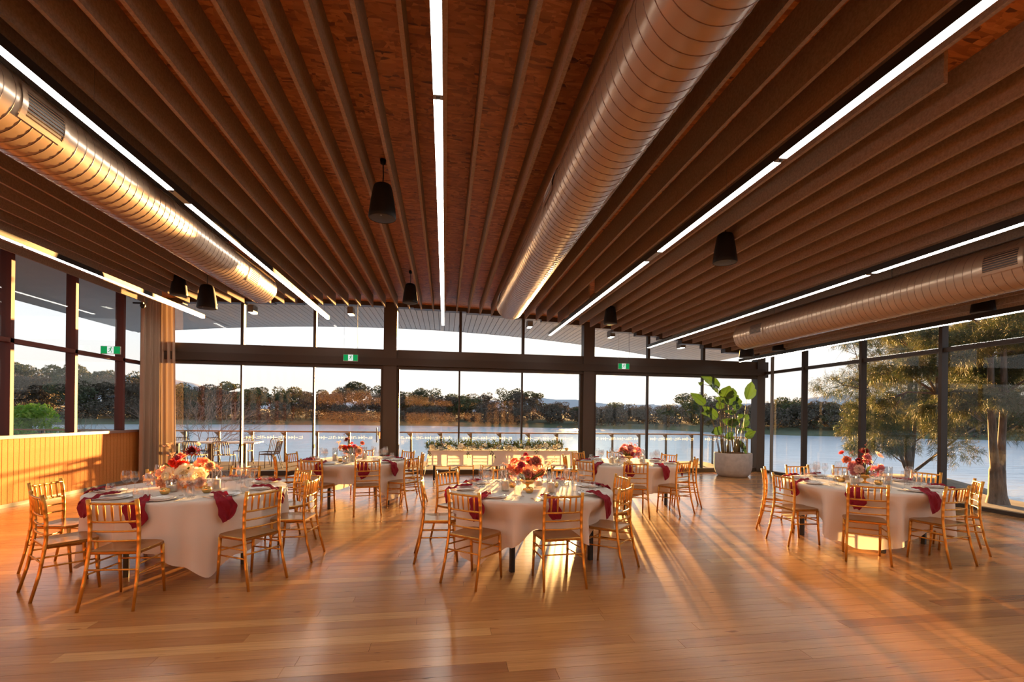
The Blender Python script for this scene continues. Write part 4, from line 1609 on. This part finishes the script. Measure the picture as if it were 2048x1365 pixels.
for k in range(26):
    x = .12 + (glen - .1) * (k + rr.uniform(-.3, .3)) / 26
    s = rr.choice((.045, .055, .065, .08))
    yy = rr.uniform(-.20, -.10)
    zz = .10 + rr.uniform(0, .10) - (.05 if yy < -.07 else 0)
    d = Vector((rr.uniform(-.4, .4), -.7, .7))
    inst('rose', bloom_mesh('rose', 'white' if k % 3 else 'cream'), ga, (x, yy, zz), d.to_track_quat('Z', 'Y').to_euler(), (s, s, s))
t = thing('votive_holder', 'round gold votive cup at the right end of the head table', 'votive', 'gold votives', (3.02, BY0 + .15, TZ + .003))
inst('votive_cup', vot_me, t)
inst('tealight', tea_me, t)
thing('wine_glass', 'clear wine glass at the left end of the head table', 'glass', 'wine glasses', (-.10, BY1 - .2, TZ + .003), 0, wine_me)

# ------------------------------------------------------------------ planter with bird-of-paradise plant
PLX, PLY = 7.98, 12.72
t = thing('planter', 'big round pale concrete planter by the lakeside glass', 'planter', loc=(PLX, PLY, 0))
inst('pot', MB().lathe([(0, 0), (.35, 0), (.39, .015), (.45, .10), (.485, .22), (.495, .36), (.495, .635), (.487, .65), (.465, .65), (.455, .62), (.455, .56), (0, .55)], 48).mesh('pot', M['pot'], True), t)
so = MB()
so.grid(lambda u, v: (v * .455 * math.cos(2 * PI * u), v * .455 * math.sin(2 * PI * u), .60 + .06 * (1 - v) * (1 + .6 * math.sin(u * 30) * v) + .02 * math.sin(u * 50 + v * 20)), 40, 8, True)
inst('coir_mulch', so.mesh('coir_mulch', M['soil'], True), t)
pl = thing('potted_plant', 'tall bird-of-paradise plant with broad green leaves in the planter', 'plant', loc=(PLX, PLY, .62))
LEAVES = [((360, 210), (130, 70), 90), ((385, 265), (235, 175), 62), ((160, 175), (78, 158), 34), ((250, 400), (60, 255), 84), ((375, 560), (215, 405), 92), ((290, 490), (145, 488), 52),
          ((425, 325), (440, 180), 128), ((520, 400), (598, 188), 135), ((710, 335), (782, 115), 124), ((630, 465), (595, 290), 112), ((430, 450), (450, 330), 84), ((505, 370), (305, 312), 62),
          ((705, 570), (775, 502), 58), ((712, 652), (832, 568), 58), ((640, 612), (478, 560), 72), ((522, 642), (640, 560), 78), ((692, 770), (762, 682), 62), ((385, 682), (264, 712), 82),
          ((455, 782), (552, 702), 52), ((640, 808), (690, 955), 58), ((622, 785), (510, 768), 40), ((610, 705), (560, 655), 62), ((640, 675), (745, 682), 38), ((510, 450), (560, 350), 90), ((690, 560), (640, 500), 80),
          ((600, 490), (450, 462), 34), ((560, 500), (640, 470), 40)]
rr = random.Random(3)
SC = .00246
for k, ((bx, by), (tx, ty), w) in enumerate(LEAVES):
    dy = rr.uniform(-.22, .22)
    B = Vector(((bx - 565) * SC, dy, (945 - by) * SC + .03))
    Tp = Vector(((tx - 565) * SC, dy + rr.uniform(-.22, .1), (945 - ty) * SC + .03))
    ax = Tp - B
    ln = ax.length
    d = ax.normalized()
    view = Vector((0, -1, 0))
    side = d.cross(view)
    if side.length < .1:
        side = Vector((1, 0, 0))
    side.normalize()
    tw = rr.uniform(-.5, .5)
    nrm_ = side.cross(d).normalized()
    side2 = side * math.cos(tw) + nrm_ * math.sin(tw)
    nrm2 = side2.cross(d).normalized()
    hw = w * SC * .62 / max(.55, math.cos(tw))
    notch = rr.uniform(.3, .7)

    def lf(u, v):
        s = v * 2 - 1
        prof = max(.02, math.sin(PI * min(1, .06 + .94 * u ** .8))) ** .8 * (1 - .25 * max(0, u - .6))
        if abs(u - notch) < .035 and s > .3:
            prof *= .78
        bend = -.16 * ln * u * u
        return B + d * (ln * u) + side2 * (s * hw * prof) + nrm2 * (abs(s) ** 1.4 * hw * .42 * prof) + Vector((0, 0, bend * .5)) + nrm2 * (.008 * math.sin(u * 24) * abs(s))
    mb = MB().grid(lf, 18, 6)
    L_ = inst('leaf', mb.mesh('leaf', M['leaf'], True), pl)
    mid = [B + d * (ln * u) + Vector((0, 0, -.08 * ln * u * u)) - nrm2 * .004 for u in (0, .3, .6, .95)]
    inst('midrib', MB().tube(mid, [.006, .005, .004, .002], 5).mesh('midrib', M['stalk'], True), L_)
    root = Vector((max(-.36, min(.36, (bx - 565) * SC * .45 + (-.10 if bx < 520 else .10))), dy * .6, -.02))
    if k == 2:
        root = Vector(((385 - 565) * SC, dy, (945 - 265) * SC))
    m1 = root.lerp(B, .5) + Vector(((root.x - B.x) * .18, 0, .04))
    inst('stalk', MB().tube([root, m1, B, B + d * ln * .1], [.014 if k != 2 else .008, .009 if k != 2 else .007, .006, .004], 6).mesh('stalk', M['stalk'], True), pl)
for x, y in ((-.12, .05), (-.30, .0), (.02, -.05), (.2, .06), (.12, .0)):
    inst('stem_base', MB().tube([(x, y, -.02), (x * 1.05 + .01, y, .2), (x * 1.02, y, .42)], [.045, .035, .018], 8).mesh('stem_base', M['stalk'], True), pl)

# ------------------------------------------------------------------ outdoors: eave, deck, railing
EY = 17.3
sof = struct('soffit', None, 'grey board-lined eave outside the glass')
sb = MB()
for u0 in range(30):
    xa = -10.0 + u0 * (19.6 / 30)
    xb = xa + 19.6 / 30
    sb.prism([(xa, wy(xa) + .12), (xb, wy(xb) + .12), (xb, EY + .25), (xa, EY + .25)], max(zc(xa), zc(xb)) + .08, max(zc(xa), zc(xb)) + .18)
inst('soffit_backing', sb.mesh('soffit_backing', M['soffit_gap']), sof)
xb_ = -10.0
while xb_ < 9.5:
    xm = xb_ + .081
    z = zc(xm) + .055
    sl = math.atan(-2 * .0072 * (xm + 2.2))
    y0_ = wy(xm) + .13
    o = inst('soffit_board', MB().box(-.0745, .0745, y0_, EY + .25, -.012, .006).mesh('soffit_board', M['soffit']), sof, (xm, 0, z), (0, -sl, 0))
    xb_ += .163
inst('fascia', MB().grid(lambda u, v: (-10 + 19.6 * u, EY + .25, zc(-10 + 19.6 * u) + .035 + .25 * v), 24, 1).mesh('fascia', M['frame']), sof)
# roof overhang along the left
struct('roof_side', MB().grid(lambda u, v: (-10 + 2.9 * u, YB + v * (EY - YB), zc(-10 + 2.9 * u) + .03), 8, 2).mesh('roof_side', M['soffit']), 'eave along the left wall')
for x, y in ((-5.32, 14.44), (-2.69, 14.48), (2.49, 14.56), (5.04, 14.55), (7.3, 14.5)):
    t = thing('eave_light', 'small square eave light %s' % {-5.32: 'above the outdoor chairs', -2.69: 'behind the second exit sign', 2.49: 'left of the second column', 5.04: 'right of the second column', 7.3: 'above the planter'}[x],
              'light', 'eave lights', (x, y, zc(x) + .045))
    inst('light_box', MB().box(-.075, .075, -.16, .16, -.19, 0).mesh('light_box', M['steel']), t)
    inst('lens', MB().box(-.06, .06, -.14, .14, -.196, -.188).mesh('lens', M['lamp']), t)

dk = struct('deck', MB().prism([(-18, -6), (XL - .17, -6), (XL - .17, wy(XL) + .11), (9.62, wy(9.6) + .13), (9.62, EY + .15), (-18, EY + .15)], -.25, -.03).mesh('deck', M['deck']), 'weathered timber deck outside')
rail = thing('balustrade', 'glass deck balustrade with timber handrail above the lake', 'railing', loc=(0, EY, -.03))
post_me = MB().box(-.035, .035, -.02, .02, 0, 1.0).mesh('rail_post', M['steel'])
brk_me = MB().prism([(0, 0), (0, .12), (.12, .12)], -.01, .01).mesh('bracket', M['steel'])
x = -8.40 - 1.035 * 7
ps = []
while x < 9.6:
    ps.append(x)
    x += 1.035
for a in ps:
    p_ = inst('rail_post', post_me, rail, (a, 0, 0))
    inst('bracket', brk_me, p_, (-.03, -.03, .87), (PI / 2, 0, PI))
for a, b_ in zip(ps, ps[1:]):
    inst('glass_panel', MB().box(a + .03, b_ - .03, .035, .045, .06, 1.39).mesh('glass_panel', M['glass_r']), rail)
inst('handrail', MB().box(ps[0] - .1, 9.5, -.09, -.01, 1.0, 1.045).mesh('handrail', M['rail_wood']), rail)
rail2 = thing('balustrade', 'short side balustrade returning to the corner behind the planter', 'railing', loc=(9.5, EY, -.03))
for y in (-.9, -1.9, -2.9):
    p_ = inst('rail_post', post_me, rail2, (0, y, 0), (0, 0, PI / 2))
inst('handrail', MB().box(-.09, -.01, -3.3, 0, 1.0, 1.045).mesh('handrail', M['rail_wood']), rail2)
for a, b_ in ((-.87, -.03), (-1.87, -.93), (-2.87, -1.93)):
    inst('glass_panel', MB().box(.03, .04, a, b_, .06, 1.39).mesh('glass_panel', M['glass_r']), rail2)


# outdoor chairs with rod backs
def out_chair_kit():
    O = M['outdoor']
    kit = []
    w = .22
    fr = MB().tube([(-w, .20, 0), (-w * .95, .19, .44), (-w * .95, -.17, .43), (-w * .95, -.22, .46), (-w * .9, -.30, .78), (-w * .8, -.315, .82), (0, -.32, .83), (w * .8, -.315, .82), (w * .9, -.30, .78),
                    (w * .95, -.22, .46), (w * .95, -.17, .43), (w * .95, .19, .44), (w, .20, 0)], .012, 7)
    kit.append(('frame', fr.mesh('frame', O, True)))
    for s in (-1, 1):
        kit.append(('rear_leg', MB().tube([(s * w * .95, -.16, .43), (s * w, -.30, 0)], .011, 7).mesh('rear_leg', O, True)))
    for k in range(6):
        x = (-.16 + .064 * k)
        kit.append(('back_rod', MB().tube([(x, .17, .445), (x, -.18, .435), (x, -.225, .46), (x * .95, -.30, .78), (x * .92, -.318, .825)], .008, 6).mesh('back_rod', O, True)))
    kit.append(('seat_rail', MB().tube([(-w * .95, .185, .44), (w * .95, .185, .44)], .01, 6).mesh('seat_rail', O, True)))
    return kit


OCH = out_chair_kit()
OUT = [(-6.88, 14.75, 90, 'near side, middle', 1), (-6.12, 14.72, 92, 'near side, right', 1), (-7.70, 14.80, 88, 'near side, left', 1), (-5.05, 15.05, 178, 'right end, standing alone', 1),
       (-7.25, 16.35, -90, 'far side, middle', 1), (-6.25, 16.35, -88, 'far side, right', 1), (-8.2, 16.35, -92, 'far side, left', 1), (-5.35, 16.0, -110, 'far right corner', 1)]
for x, y, f, w_, _ in OUT:
    t = thing('outdoor_chair', 'metal rod-back outdoor chair at deck table, %s' % w_, 'chair', 'outdoor chairs', (x, y, -.03), R(f) - PI / 2)
    spawn(OCH, t)
t = thing('outdoor_table', 'long pale-topped outdoor table on the deck', 'table', loc=(-6.75, 15.55, -.03))
inst('table_top', MB().box(-1.35, 1.25, -.38, .38, .73, .765).mesh('table_top', M['outdoor_top']), t)
for x in (-1.0, -.1, .85):
    inst('leg', MB().box(x - .05, x + .05, -.05, .05, 0, .73).mesh('leg', M['outdoor']), t)
    inst('foot', MB().box(x - .06, x + .06, -.3, .3, 0, .02).mesh('foot', M['outdoor']), t)

# ------------------------------------------------------------------ lake, shores, hills
WZ = -1.5
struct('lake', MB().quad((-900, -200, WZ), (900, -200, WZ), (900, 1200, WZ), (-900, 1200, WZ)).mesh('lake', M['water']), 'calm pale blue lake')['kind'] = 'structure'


def shore_r(az):
    """distance of the far shore for an azimuth in degrees from +Y"""
    return 138 - 8 * math.sin(R(az * 3)) - (22 if az > 24 else 0) * min(1, max(0, (az - 24) / 10)) + (20 if az < -35 else 0)


sh = MB()
na = 60
for i in range(na + 1):
    az = -70 + 150 * i / na
    d = (math.sin(R(az)), math.cos(R(az)))
    r_ = shore_r(az) + 2 * math.sin(i * 1.7)
    for dist, z in ((0, WZ - .4), (2, WZ + .25), (14, WZ + 1.3), (60, WZ + 3.2), (260, WZ + 6)):
        sh.v.append((d[0] * (r_ + dist), d[1] * (r_ + dist), z))
for i in range(na):
    for j in range(4):
        a = i * 5 + j
        sh.f.append((a, a + 5, a + 6, a + 1))
struct('ground', sh.mesh('ground', M['grass'], True), 'grassy far shore')


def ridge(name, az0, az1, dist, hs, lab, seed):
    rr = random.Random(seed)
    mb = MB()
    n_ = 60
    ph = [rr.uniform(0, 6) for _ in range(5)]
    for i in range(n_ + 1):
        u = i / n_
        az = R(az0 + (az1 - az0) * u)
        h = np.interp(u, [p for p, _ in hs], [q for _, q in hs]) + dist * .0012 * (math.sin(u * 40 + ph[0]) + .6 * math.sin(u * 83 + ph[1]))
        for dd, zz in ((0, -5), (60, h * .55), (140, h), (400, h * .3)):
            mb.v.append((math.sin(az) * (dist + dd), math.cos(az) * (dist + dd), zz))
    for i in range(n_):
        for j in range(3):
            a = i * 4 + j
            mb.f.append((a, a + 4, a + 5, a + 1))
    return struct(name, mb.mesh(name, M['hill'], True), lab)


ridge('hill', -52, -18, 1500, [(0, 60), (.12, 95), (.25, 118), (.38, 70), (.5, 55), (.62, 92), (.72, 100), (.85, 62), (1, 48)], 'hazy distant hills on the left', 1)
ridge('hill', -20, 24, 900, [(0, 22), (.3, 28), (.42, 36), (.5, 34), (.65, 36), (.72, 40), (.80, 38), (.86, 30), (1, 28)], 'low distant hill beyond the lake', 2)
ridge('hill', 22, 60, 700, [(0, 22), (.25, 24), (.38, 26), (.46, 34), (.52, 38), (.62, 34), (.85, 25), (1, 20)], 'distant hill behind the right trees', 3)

# ------------------------------------------------------------------ trees
def tri_cloud(centres, radii, count, size, seed, flat=.8, long=1.0):
    """scatter small leaf triangles in ellipsoidal clumps -> (verts, faces) arrays"""
    g = np.random.default_rng(seed)
    centres = np.asarray(centres, float)
    radii = np.asarray(radii, float)
    p = radii ** 2 / (radii ** 2).sum()
    k = g.choice(len(centres), count, p=p)
    d = g.normal(size=(count, 3))
    d /= np.linalg.norm(d, axis=1)[:, None]
    rr_ = g.uniform(.55, 1.0, count) ** .6
    P = centres[k] + d * (radii[k] * rr_)[:, None] * np.array([1, 1, flat])
    a = g.normal(size=(count, 3))
    b_ = g.normal(size=(count, 3))
    a *= (size * g.uniform(.6, 1.4, count) / np.linalg.norm(a, axis=1))[:, None]
    b_ *= (size * g.uniform(.5, 1.1, count) / np.linalg.norm(b_, axis=1))[:, None]
    V = np.empty((count * 3, 3))
    V[0::3] = P - a * .5 * long
    V[1::3] = P + a * .5 * long
    V[2::3] = P + b_
    F_ = np.arange(count * 3).reshape(-1, 3)
    return V, F_


def np_mesh(name, V, F_, mat_):
    me = bpy.data.meshes.new(name)
    nV, nF = len(V), len(F_)
    me.vertices.add(nV)
    me.vertices.foreach_set('co', np.asarray(V, np.float32).ravel())
    me.loops.add(nF * 3)
    me.loops.foreach_set('vertex_index', np.asarray(F_, np.int32).ravel())
    me.polygons.add(nF)
    me.polygons.foreach_set('loop_start', np.arange(0, nF * 3, 3, dtype=np.int32))
    me.polygons.foreach_set('loop_total', np.full(nF, 3, np.int32))
    me.update()
    me.validate()
    me.materials.append(mat_)
    return me


def far_tree_kit(seed, h, wd, matk, open_=False):
    """rounded woodland tree, unit metres; returns [(crown), (trunk)]"""
    rr = random.Random(seed)
    cs, rs = [], []
    nb_ = 11 if open_ else 16
    for k in range(nb_):
        a = rr.uniform(0, 2 * PI)
        q = rr.random() ** .6
        zz = h * (rr.uniform(.48, .90) if open_ else rr.uniform(.22, .86))
        taper = 1.15 - abs(zz / h - .55) * 1.1
        cs.append((math.cos(a) * wd * q * taper * .75, math.sin(a) * wd * q * taper * .75, zz))
        rs.append(wd * rr.uniform(.24, .40) * (.85 if open_ else 1))
    V, F_ = tri_cloud(cs, rs, 4200, .42, seed, .75)
    # inner dark masses so that the crown is not see-through
    crown = np_mesh('crown', V, F_, M[matk])
    mb = MB().tube([(0, 0, -1), (.1, 0, h * .3), (.25, .1, h * .6)], [.35, .25, .1], 6)
    for k in range(4):
        c = cs[k]
        mb.tube([(.15, 0, h * .35), (c[0] * .6, c[1] * .6, c[2] * .8), c], [.14, .09, .04], 5)
    return [('crown', crown), ('trunk', mb.mesh('trunk', M['bark'], True))]


TK = [far_tree_kit(1, 11, 5.5, 'tree_a'), far_tree_kit(2, 13, 6.0, 'tree_a', True), far_tree_kit(3, 10, 6, 'tree_b'), far_tree_kit(4, 8, 5.5, 'tree_c'), far_tree_kit(5, 12, 5.0, 'tree_c', True), far_tree_kit(6, 9, 5, 'tree_b')]
TLAB = ['dark rounded tree across the lake', 'tall open-crowned gum tree across the lake', 'brown bare-looking tree across the lake',
        'low olive green tree across the lake', 'slim olive gum tree across the lake', 'small brown tree across the lake']


def px_az(px):
    return math.degrees(math.atan((px - 1024) / 980.0)) + 7.79


# skyline heights sampled from the view: (screen x, tree top in degrees of elevation)
SKY = [(-60, 3.6), (30, 4.6), (150, 4.6), (230, 4.3), (330, 3.6), (420, 3.0), (470, 3.6), (530, 3.2), (600, 3.0), (640, 2.2), (690, 4.6), (740, 4.4), (770, 3.8), (800, 2.5), (850, 3.6), (885, 3.5), (910, 2.3), (945, 3.9), (975, 2.6),
       (1000, 2.4), (1030, 4.2), (1055, 4.0), (1080, 2.4), (1110, 2.0), (1150, 1.7), (1200, 1.7), (1250, 1.9), (1290, 1.6), (1330, 1.4), (1370, 2.9), (1410, 3.5), (1450, 2.0), (1500, 1.6), (1560, 2.4), (1600, 2.6), (1680, 2.0), (1800, 2.2), (2000, 2.2), (2150, 2.4)]
sx = [a for a, _ in SKY]
sz = [b_ for _, b_ in SKY]
rr = random.Random(21)
for row in range(2):
    px = -80 + row * 23
    while px < 2180:
        az = px_az(px)
        el = float(np.interp(px, sx, sz)) * (1.0, .80, .60)[row]
        if row and abs(az - 15.8) < 3:
            el = min(el, 1.4)
        r_ = shore_r(az) + (26, 14, 5)[row] + rr.uniform(-2, 3)
        top = 1.6 + r_ * math.tan(R(el)) * rr.uniform(.90, 1.02)
        gz = WZ + .6 + (1.4, .8, .2)[row]
        h = max(3.0, top - gz)
        kx = rr.choice((0, 0, 1, 4) if (row == 0 and el > 3.2) else (0, 2, 3, 5, 2) if row < 2 else (2, 3, 5, 3, 5))
        base_h = (11, 13, 10, 8, 12, 9)[kx]
        s = h / base_h
        zone = ('seen through the left windows' if px < 290 else 'left of the first column' if px < 785 else 'between the columns' if px < 1175 else 'right of the second column' if px < 1525 else 'seen through the right windows')
        t = thing('far_tree', TLAB[kx] + ' ' + zone, 'tree', 'tree line across the lake', (math.sin(R(az)) * r_, math.cos(R(az)) * r_, gz), rr.uniform(0, 6.28))
        t.scale = (max(.75, min(1.25, s * 1.15)),) * 2 + (s * .97,)
        spawn(TK[kx], t)
        px += rr.uniform(44, 62)
# understorey along the far shore
V, F_ = [], []
cs, rs = [], []
for k in range(800):
    az = rr.uniform(-62, 70)
    r_ = shore_r(az) + rr.uniform(3, 34)
    cs.append((math.sin(R(az)) * r_, math.cos(R(az)) * r_, WZ + 1.6 + rr.uniform(0, 3.4)))
    rs.append(rr.uniform(1.4, 2.8))
V, F_ = tri_cloud(cs, rs, 140000, .5, 9, .8)
o = inst('shore_scrub', np_mesh('shore_scrub', V, F_, M['tree_b']))
o['kind'] = 'stuff'
o['label'] = 'low brown scrub along the far shore'
o['category'] = 'scrub'


# near trees: casuarinas outside the right windows
def branchy(root_pts, seed, levels):
    pass


def casuarina(name, label, base, stems, clumps, seed, nneed, ln=.22, matk='needles'):
    """stems: list of point lists with radii; clumps: (centre, radius) foliage masses hung on side twigs"""
    g = np.random.default_rng(seed)
    t = thing(name, label, 'tree', loc=base)
    for pts, rad in stems:
        inst('trunk' if rad[0] > .09 else 'branch', MB().tube(pts, rad, 9).mesh('trunk', M['bark'], True), t)
    tw = MB()
    cen = np.array([c for c, _ in clumps])
    rad = np.array([r_ for _, r_ in clumps])
    # twigs feeding the clumps
    spine = [Vector(p) for pts, _ in stems for p in pts]
    for c, r_ in clumps:
        c = Vector(c)
        q = min(spine, key=lambda s: (s - c).length + max(0, s.z - c.z) * 1.5)
        mid = q.lerp(c, .55) + Vector((0, 0, .12 * (c - q).length))
        tw.tube([q, mid, c], [.035, .02, .008], 5)
        for k in range(3):
            e = c + Vector(g.normal(size=3)) * r_ * .5
            tw.tube([mid, c.lerp(e, .5), e], [.014, .009, .003], 4)
    o = inst('twigs', tw.mesh('twigs', M['bark'], True), t)
    o['kind'] = 'stuff'
    p = rad ** 1.6 / (rad ** 1.6).sum()
    # needles grow in drooping tufts
    nt_ = nneed // 22
    k = g.choice(len(cen), nt_, p=p)
    d = g.normal(size=(nt_, 3))
    d /= np.linalg.norm(d, axis=1)[:, None]
    tuft = cen[k] + d * (rad[k] * g.uniform(.1, 1.0, nt_) ** .5)[:, None] * np.array([1, 1, .7])
    tdir = d * .6 + g.normal(size=(nt_, 3)) * .35 + np.array([0, 0, -.25])
    idx = np.repeat(np.arange(nt_), 22)
    m_ = len(idx)
    dr = tdir[idx] + g.normal(size=(m_, 3)) * .55
    dr /= np.linalg.norm(dr, axis=1)[:, None]
    P = tuft[idx] + g.normal(size=(m_, 3)) * (.35 * ln)
    L_ = ln * g.uniform(.6, 1.3, m_)
    w_ = g.normal(size=(m_, 3))
    w_ = np.cross(dr, w_)
    w_ /= np.linalg.norm(w_, axis=1)[:, None]
    V = np.empty((m_ * 3, 3))
    V[0::3] = P - w_ * (.03 * ln + .001)
    V[1::3] = P + w_ * (.03 * ln + .001)
    V[2::3] = P + dr * L_[:, None] + np.array([0, 0, -.03])
    F_ = np.arange(m_ * 3).reshape(-1, 3)
    hf = m_ // 2
    o = inst('foliage', np_mesh('foliage', V[:hf * 3], F_[:hf], M['needles']), t)
    o['kind'] = 'stuff'
    o = inst('foliage', np_mesh('foliage', V[hf * 3:], F_[:m_ - hf], M['needles_gold']), t)
    o['kind'] = 'stuff'
    return t


rr = random.Random(31)
# forked tree close to the glass
st = [([(0, 0, -.6), (0, 0, -.05), (-.01, 0, .15), (-.02, 0, .45), (-.01, .01, .72), (0, .02, .95)], [.34, .22, .17, .155, .15, .09]),
      ([(-.055, 0, .45), (-.075, 0, .75), (-.12, .02, 1.3), (-.14, .05, 2.2), (-.12, .1, 3.4), (-.2, .1, 5.2)], [.09, .09, .08, .07, .06, .04]),
      ([(.045, 0, .45), (.075, 0, .78), (.13, .03, 1.4), (.22, .06, 2.4), (.24, .1, 3.8), (.3, .1, 5.4)], [.09, .085, .075, .065, .055, .03]),
      ([(.2, .05, 2.1), (.6, -.1, 2.35), (1.1, -.3, 2.2), (1.7, -.4, 2.45)], [.06, .05, .04, .02]),
      ([(-.14, .05, 2.3), (-.6, .3, 2.6), (-1.2, .4, 2.5)], [.05, .04, .02])]
cl = []
for k in range(46):
    a = rr.uniform(0, 2 * PI)
    q = rr.uniform(.5, 2.6)
    cl.append(((math.cos(a) * q, math.sin(a) * q * 1.0, rr.uniform(2.15, 5.4)), rr.uniform(.28, .6)))
casuarina('casuarina', 'forked pale-trunked pine tree close outside the right window', (12.75, 9.75, -.25), st, cl, 5, 150000, .13)
# multi-stemmed tree at the water edge
st = [([(0, 0, -.6), (0, 0, .5), (-.05, .1, 2.0), (.1, .1, 4.2), (0, 0, 7.2)], [.20, .15, .12, .09, .04]),
      ([(.1, 0, .3), (.35, .1, 1.6), (.5, .2, 3.4), (.6, .2, 5.5)], [.09, .075, .06, .03]),
      ([(-.1, 0, .3), (-.7, .0, 1.6), (-1.5, .1, 3.0), (-2.2, .2, 4.0)], [.08, .065, .05, .02]),
      ([(.15, 0, .2), (1.0, -.2, .95), (2.0, -.5, 1.9), (3.1, -.8, 2.6)], [.07, .055, .04, .02])]
cl = []
for k in range(84):
    a = rr.uniform(0, 2 * PI)
    zz = rr.uniform(.9, 8.8)
    q = rr.uniform(.5, 3.3) * (1.15 - abs(zz - 3.5) / 7.5)
    cl.append(((math.cos(a) * q - .4, math.sin(a) * q, zz), rr.uniform(.45, .95)))
casuarina('casuarina', 'multi-stemmed pine tree at the water edge behind the right table', (20.9, 19.6, -1.0), st, cl, 6, 150000, .20)
st = [([(0, 0, -.5), (.05, 0, 2), (.1, .1, 5), (.1, .1, 8.5)], [.12, .11, .09, .05])]
cl = []
for k in range(54):
    a = rr.uniform(0, 2 * PI)
    zz = rr.uniform(2.2, 9.5)
    q = rr.uniform(.4, 3.2) * (1.2 - abs(zz - 4.5) / 7)
    cl.append(((math.cos(a) * q, math.sin(a) * q, zz), rr.uniform(.5, .95)))
casuarina('casuarina', 'tall dense pine tree behind the forked tree on the right', (18.9, 14.4, -.8), st, cl, 7, 110000, .18)
bank = MB()
bank.grid(lambda u, v: (10.2 + 30 * u, -8 + 26 * v - 3 * u, -.30 - 1.5 * max(0, (u * 30 - 2.9 + 2.2 * math.sin(v * 5)) / 5) - max(0, v - .86) * 14), 24, 16)
struct('bank', bank.mesh('bank', M['soil_bank'], True), 'bare earth bank by the right windows')
isl = MB().lathe([(0, .35), (1.5, .3), (2.6, .0), (3.6, -.6)], 20, (21.2, 19.8, -1.3))
struct('tree_bank', isl.mesh('tree_bank', M['soil_bank'], True), 'bank under the waterside tree')


# bare winter shrubs and a willow beyond the deck
def bare_tree(seed, h, spread):
    rr = random.Random(seed)
    mb = MB()
    stack = []
    for k in range(5):
        a = rr.uniform(0, 2 * PI)
        stack.append((Vector((0, 0, 0)), Vector((math.cos(a) * spread, math.sin(a) * spread, 1)).normalized(), h * .34, .028, 0))
    cnt = 0
    while stack and cnt < 900:
        p, d, l, r_, lv = stack.pop(0)
        d2 = (d + Vector((rr.gauss(0, .12), rr.gauss(0, .12), rr.gauss(0, .10)))).normalized()
        m = p + d * l * .5
        e = m + d2 * l * .5
        mb.tube([p, m, e], [r_, r_ * .85, r_ * .65], 4 if lv > 1 else 5, False)
        cnt += 1
        if lv < 5:
            for k in range(3 if lv < 3 else 2):
                nd = (d2 + Vector((rr.gauss(0, .45), rr.gauss(0, .45), rr.gauss(.10, .35)))).normalized()
                stack.append((e if k else m.lerp(e, .7), nd, l * rr.uniform(.62, .85), r_ * .6, lv + 1))
    return mb


thing('bare_shrub', 'leafless winter shrub beyond the deck right of the curtain', 'shrub', loc=(-10.4, 21.8, -1.3), me=bare_tree(4, 4.1, .5).mesh('bare_shrub', M['twig']))
thing('bare_shrub', 'leafless winter shrub seen through the left windows', 'shrub', loc=(-12.9, 21.4, -1.3), me=bare_tree(8, 3.4, .7).mesh('bare_shrub', M['twig']))
t = thing('willow', 'bright green leafy willow seen through the left windows', 'tree', loc=(-16.3, 21.6, -1.3))
inst('trunk', bare_tree(12, 2.6, .6).mesh('trunk', M['twig']), t)
cs = [(rr.uniform(-.8, .8), rr.uniform(-.8, .8), rr.uniform(1.0, 2.9)) for _ in range(16)]
V, F_ = tri_cloud(cs, [rr.uniform(.3, .5) for _ in cs], 4200, .11, 3, .9, 1.6)
o = inst('foliage', np_mesh('foliage', V, F_, M['willow']), t)
o['kind'] = 'stuff'
struct('lake_bank', MB().grid(lambda u, v: (-30 + 22 * u, 17.4 + 9 * v, -.6 - 1.4 * v), 12, 6).mesh('lake_bank', M['soil_bank'], True), 'lake bank below the deck on the left')
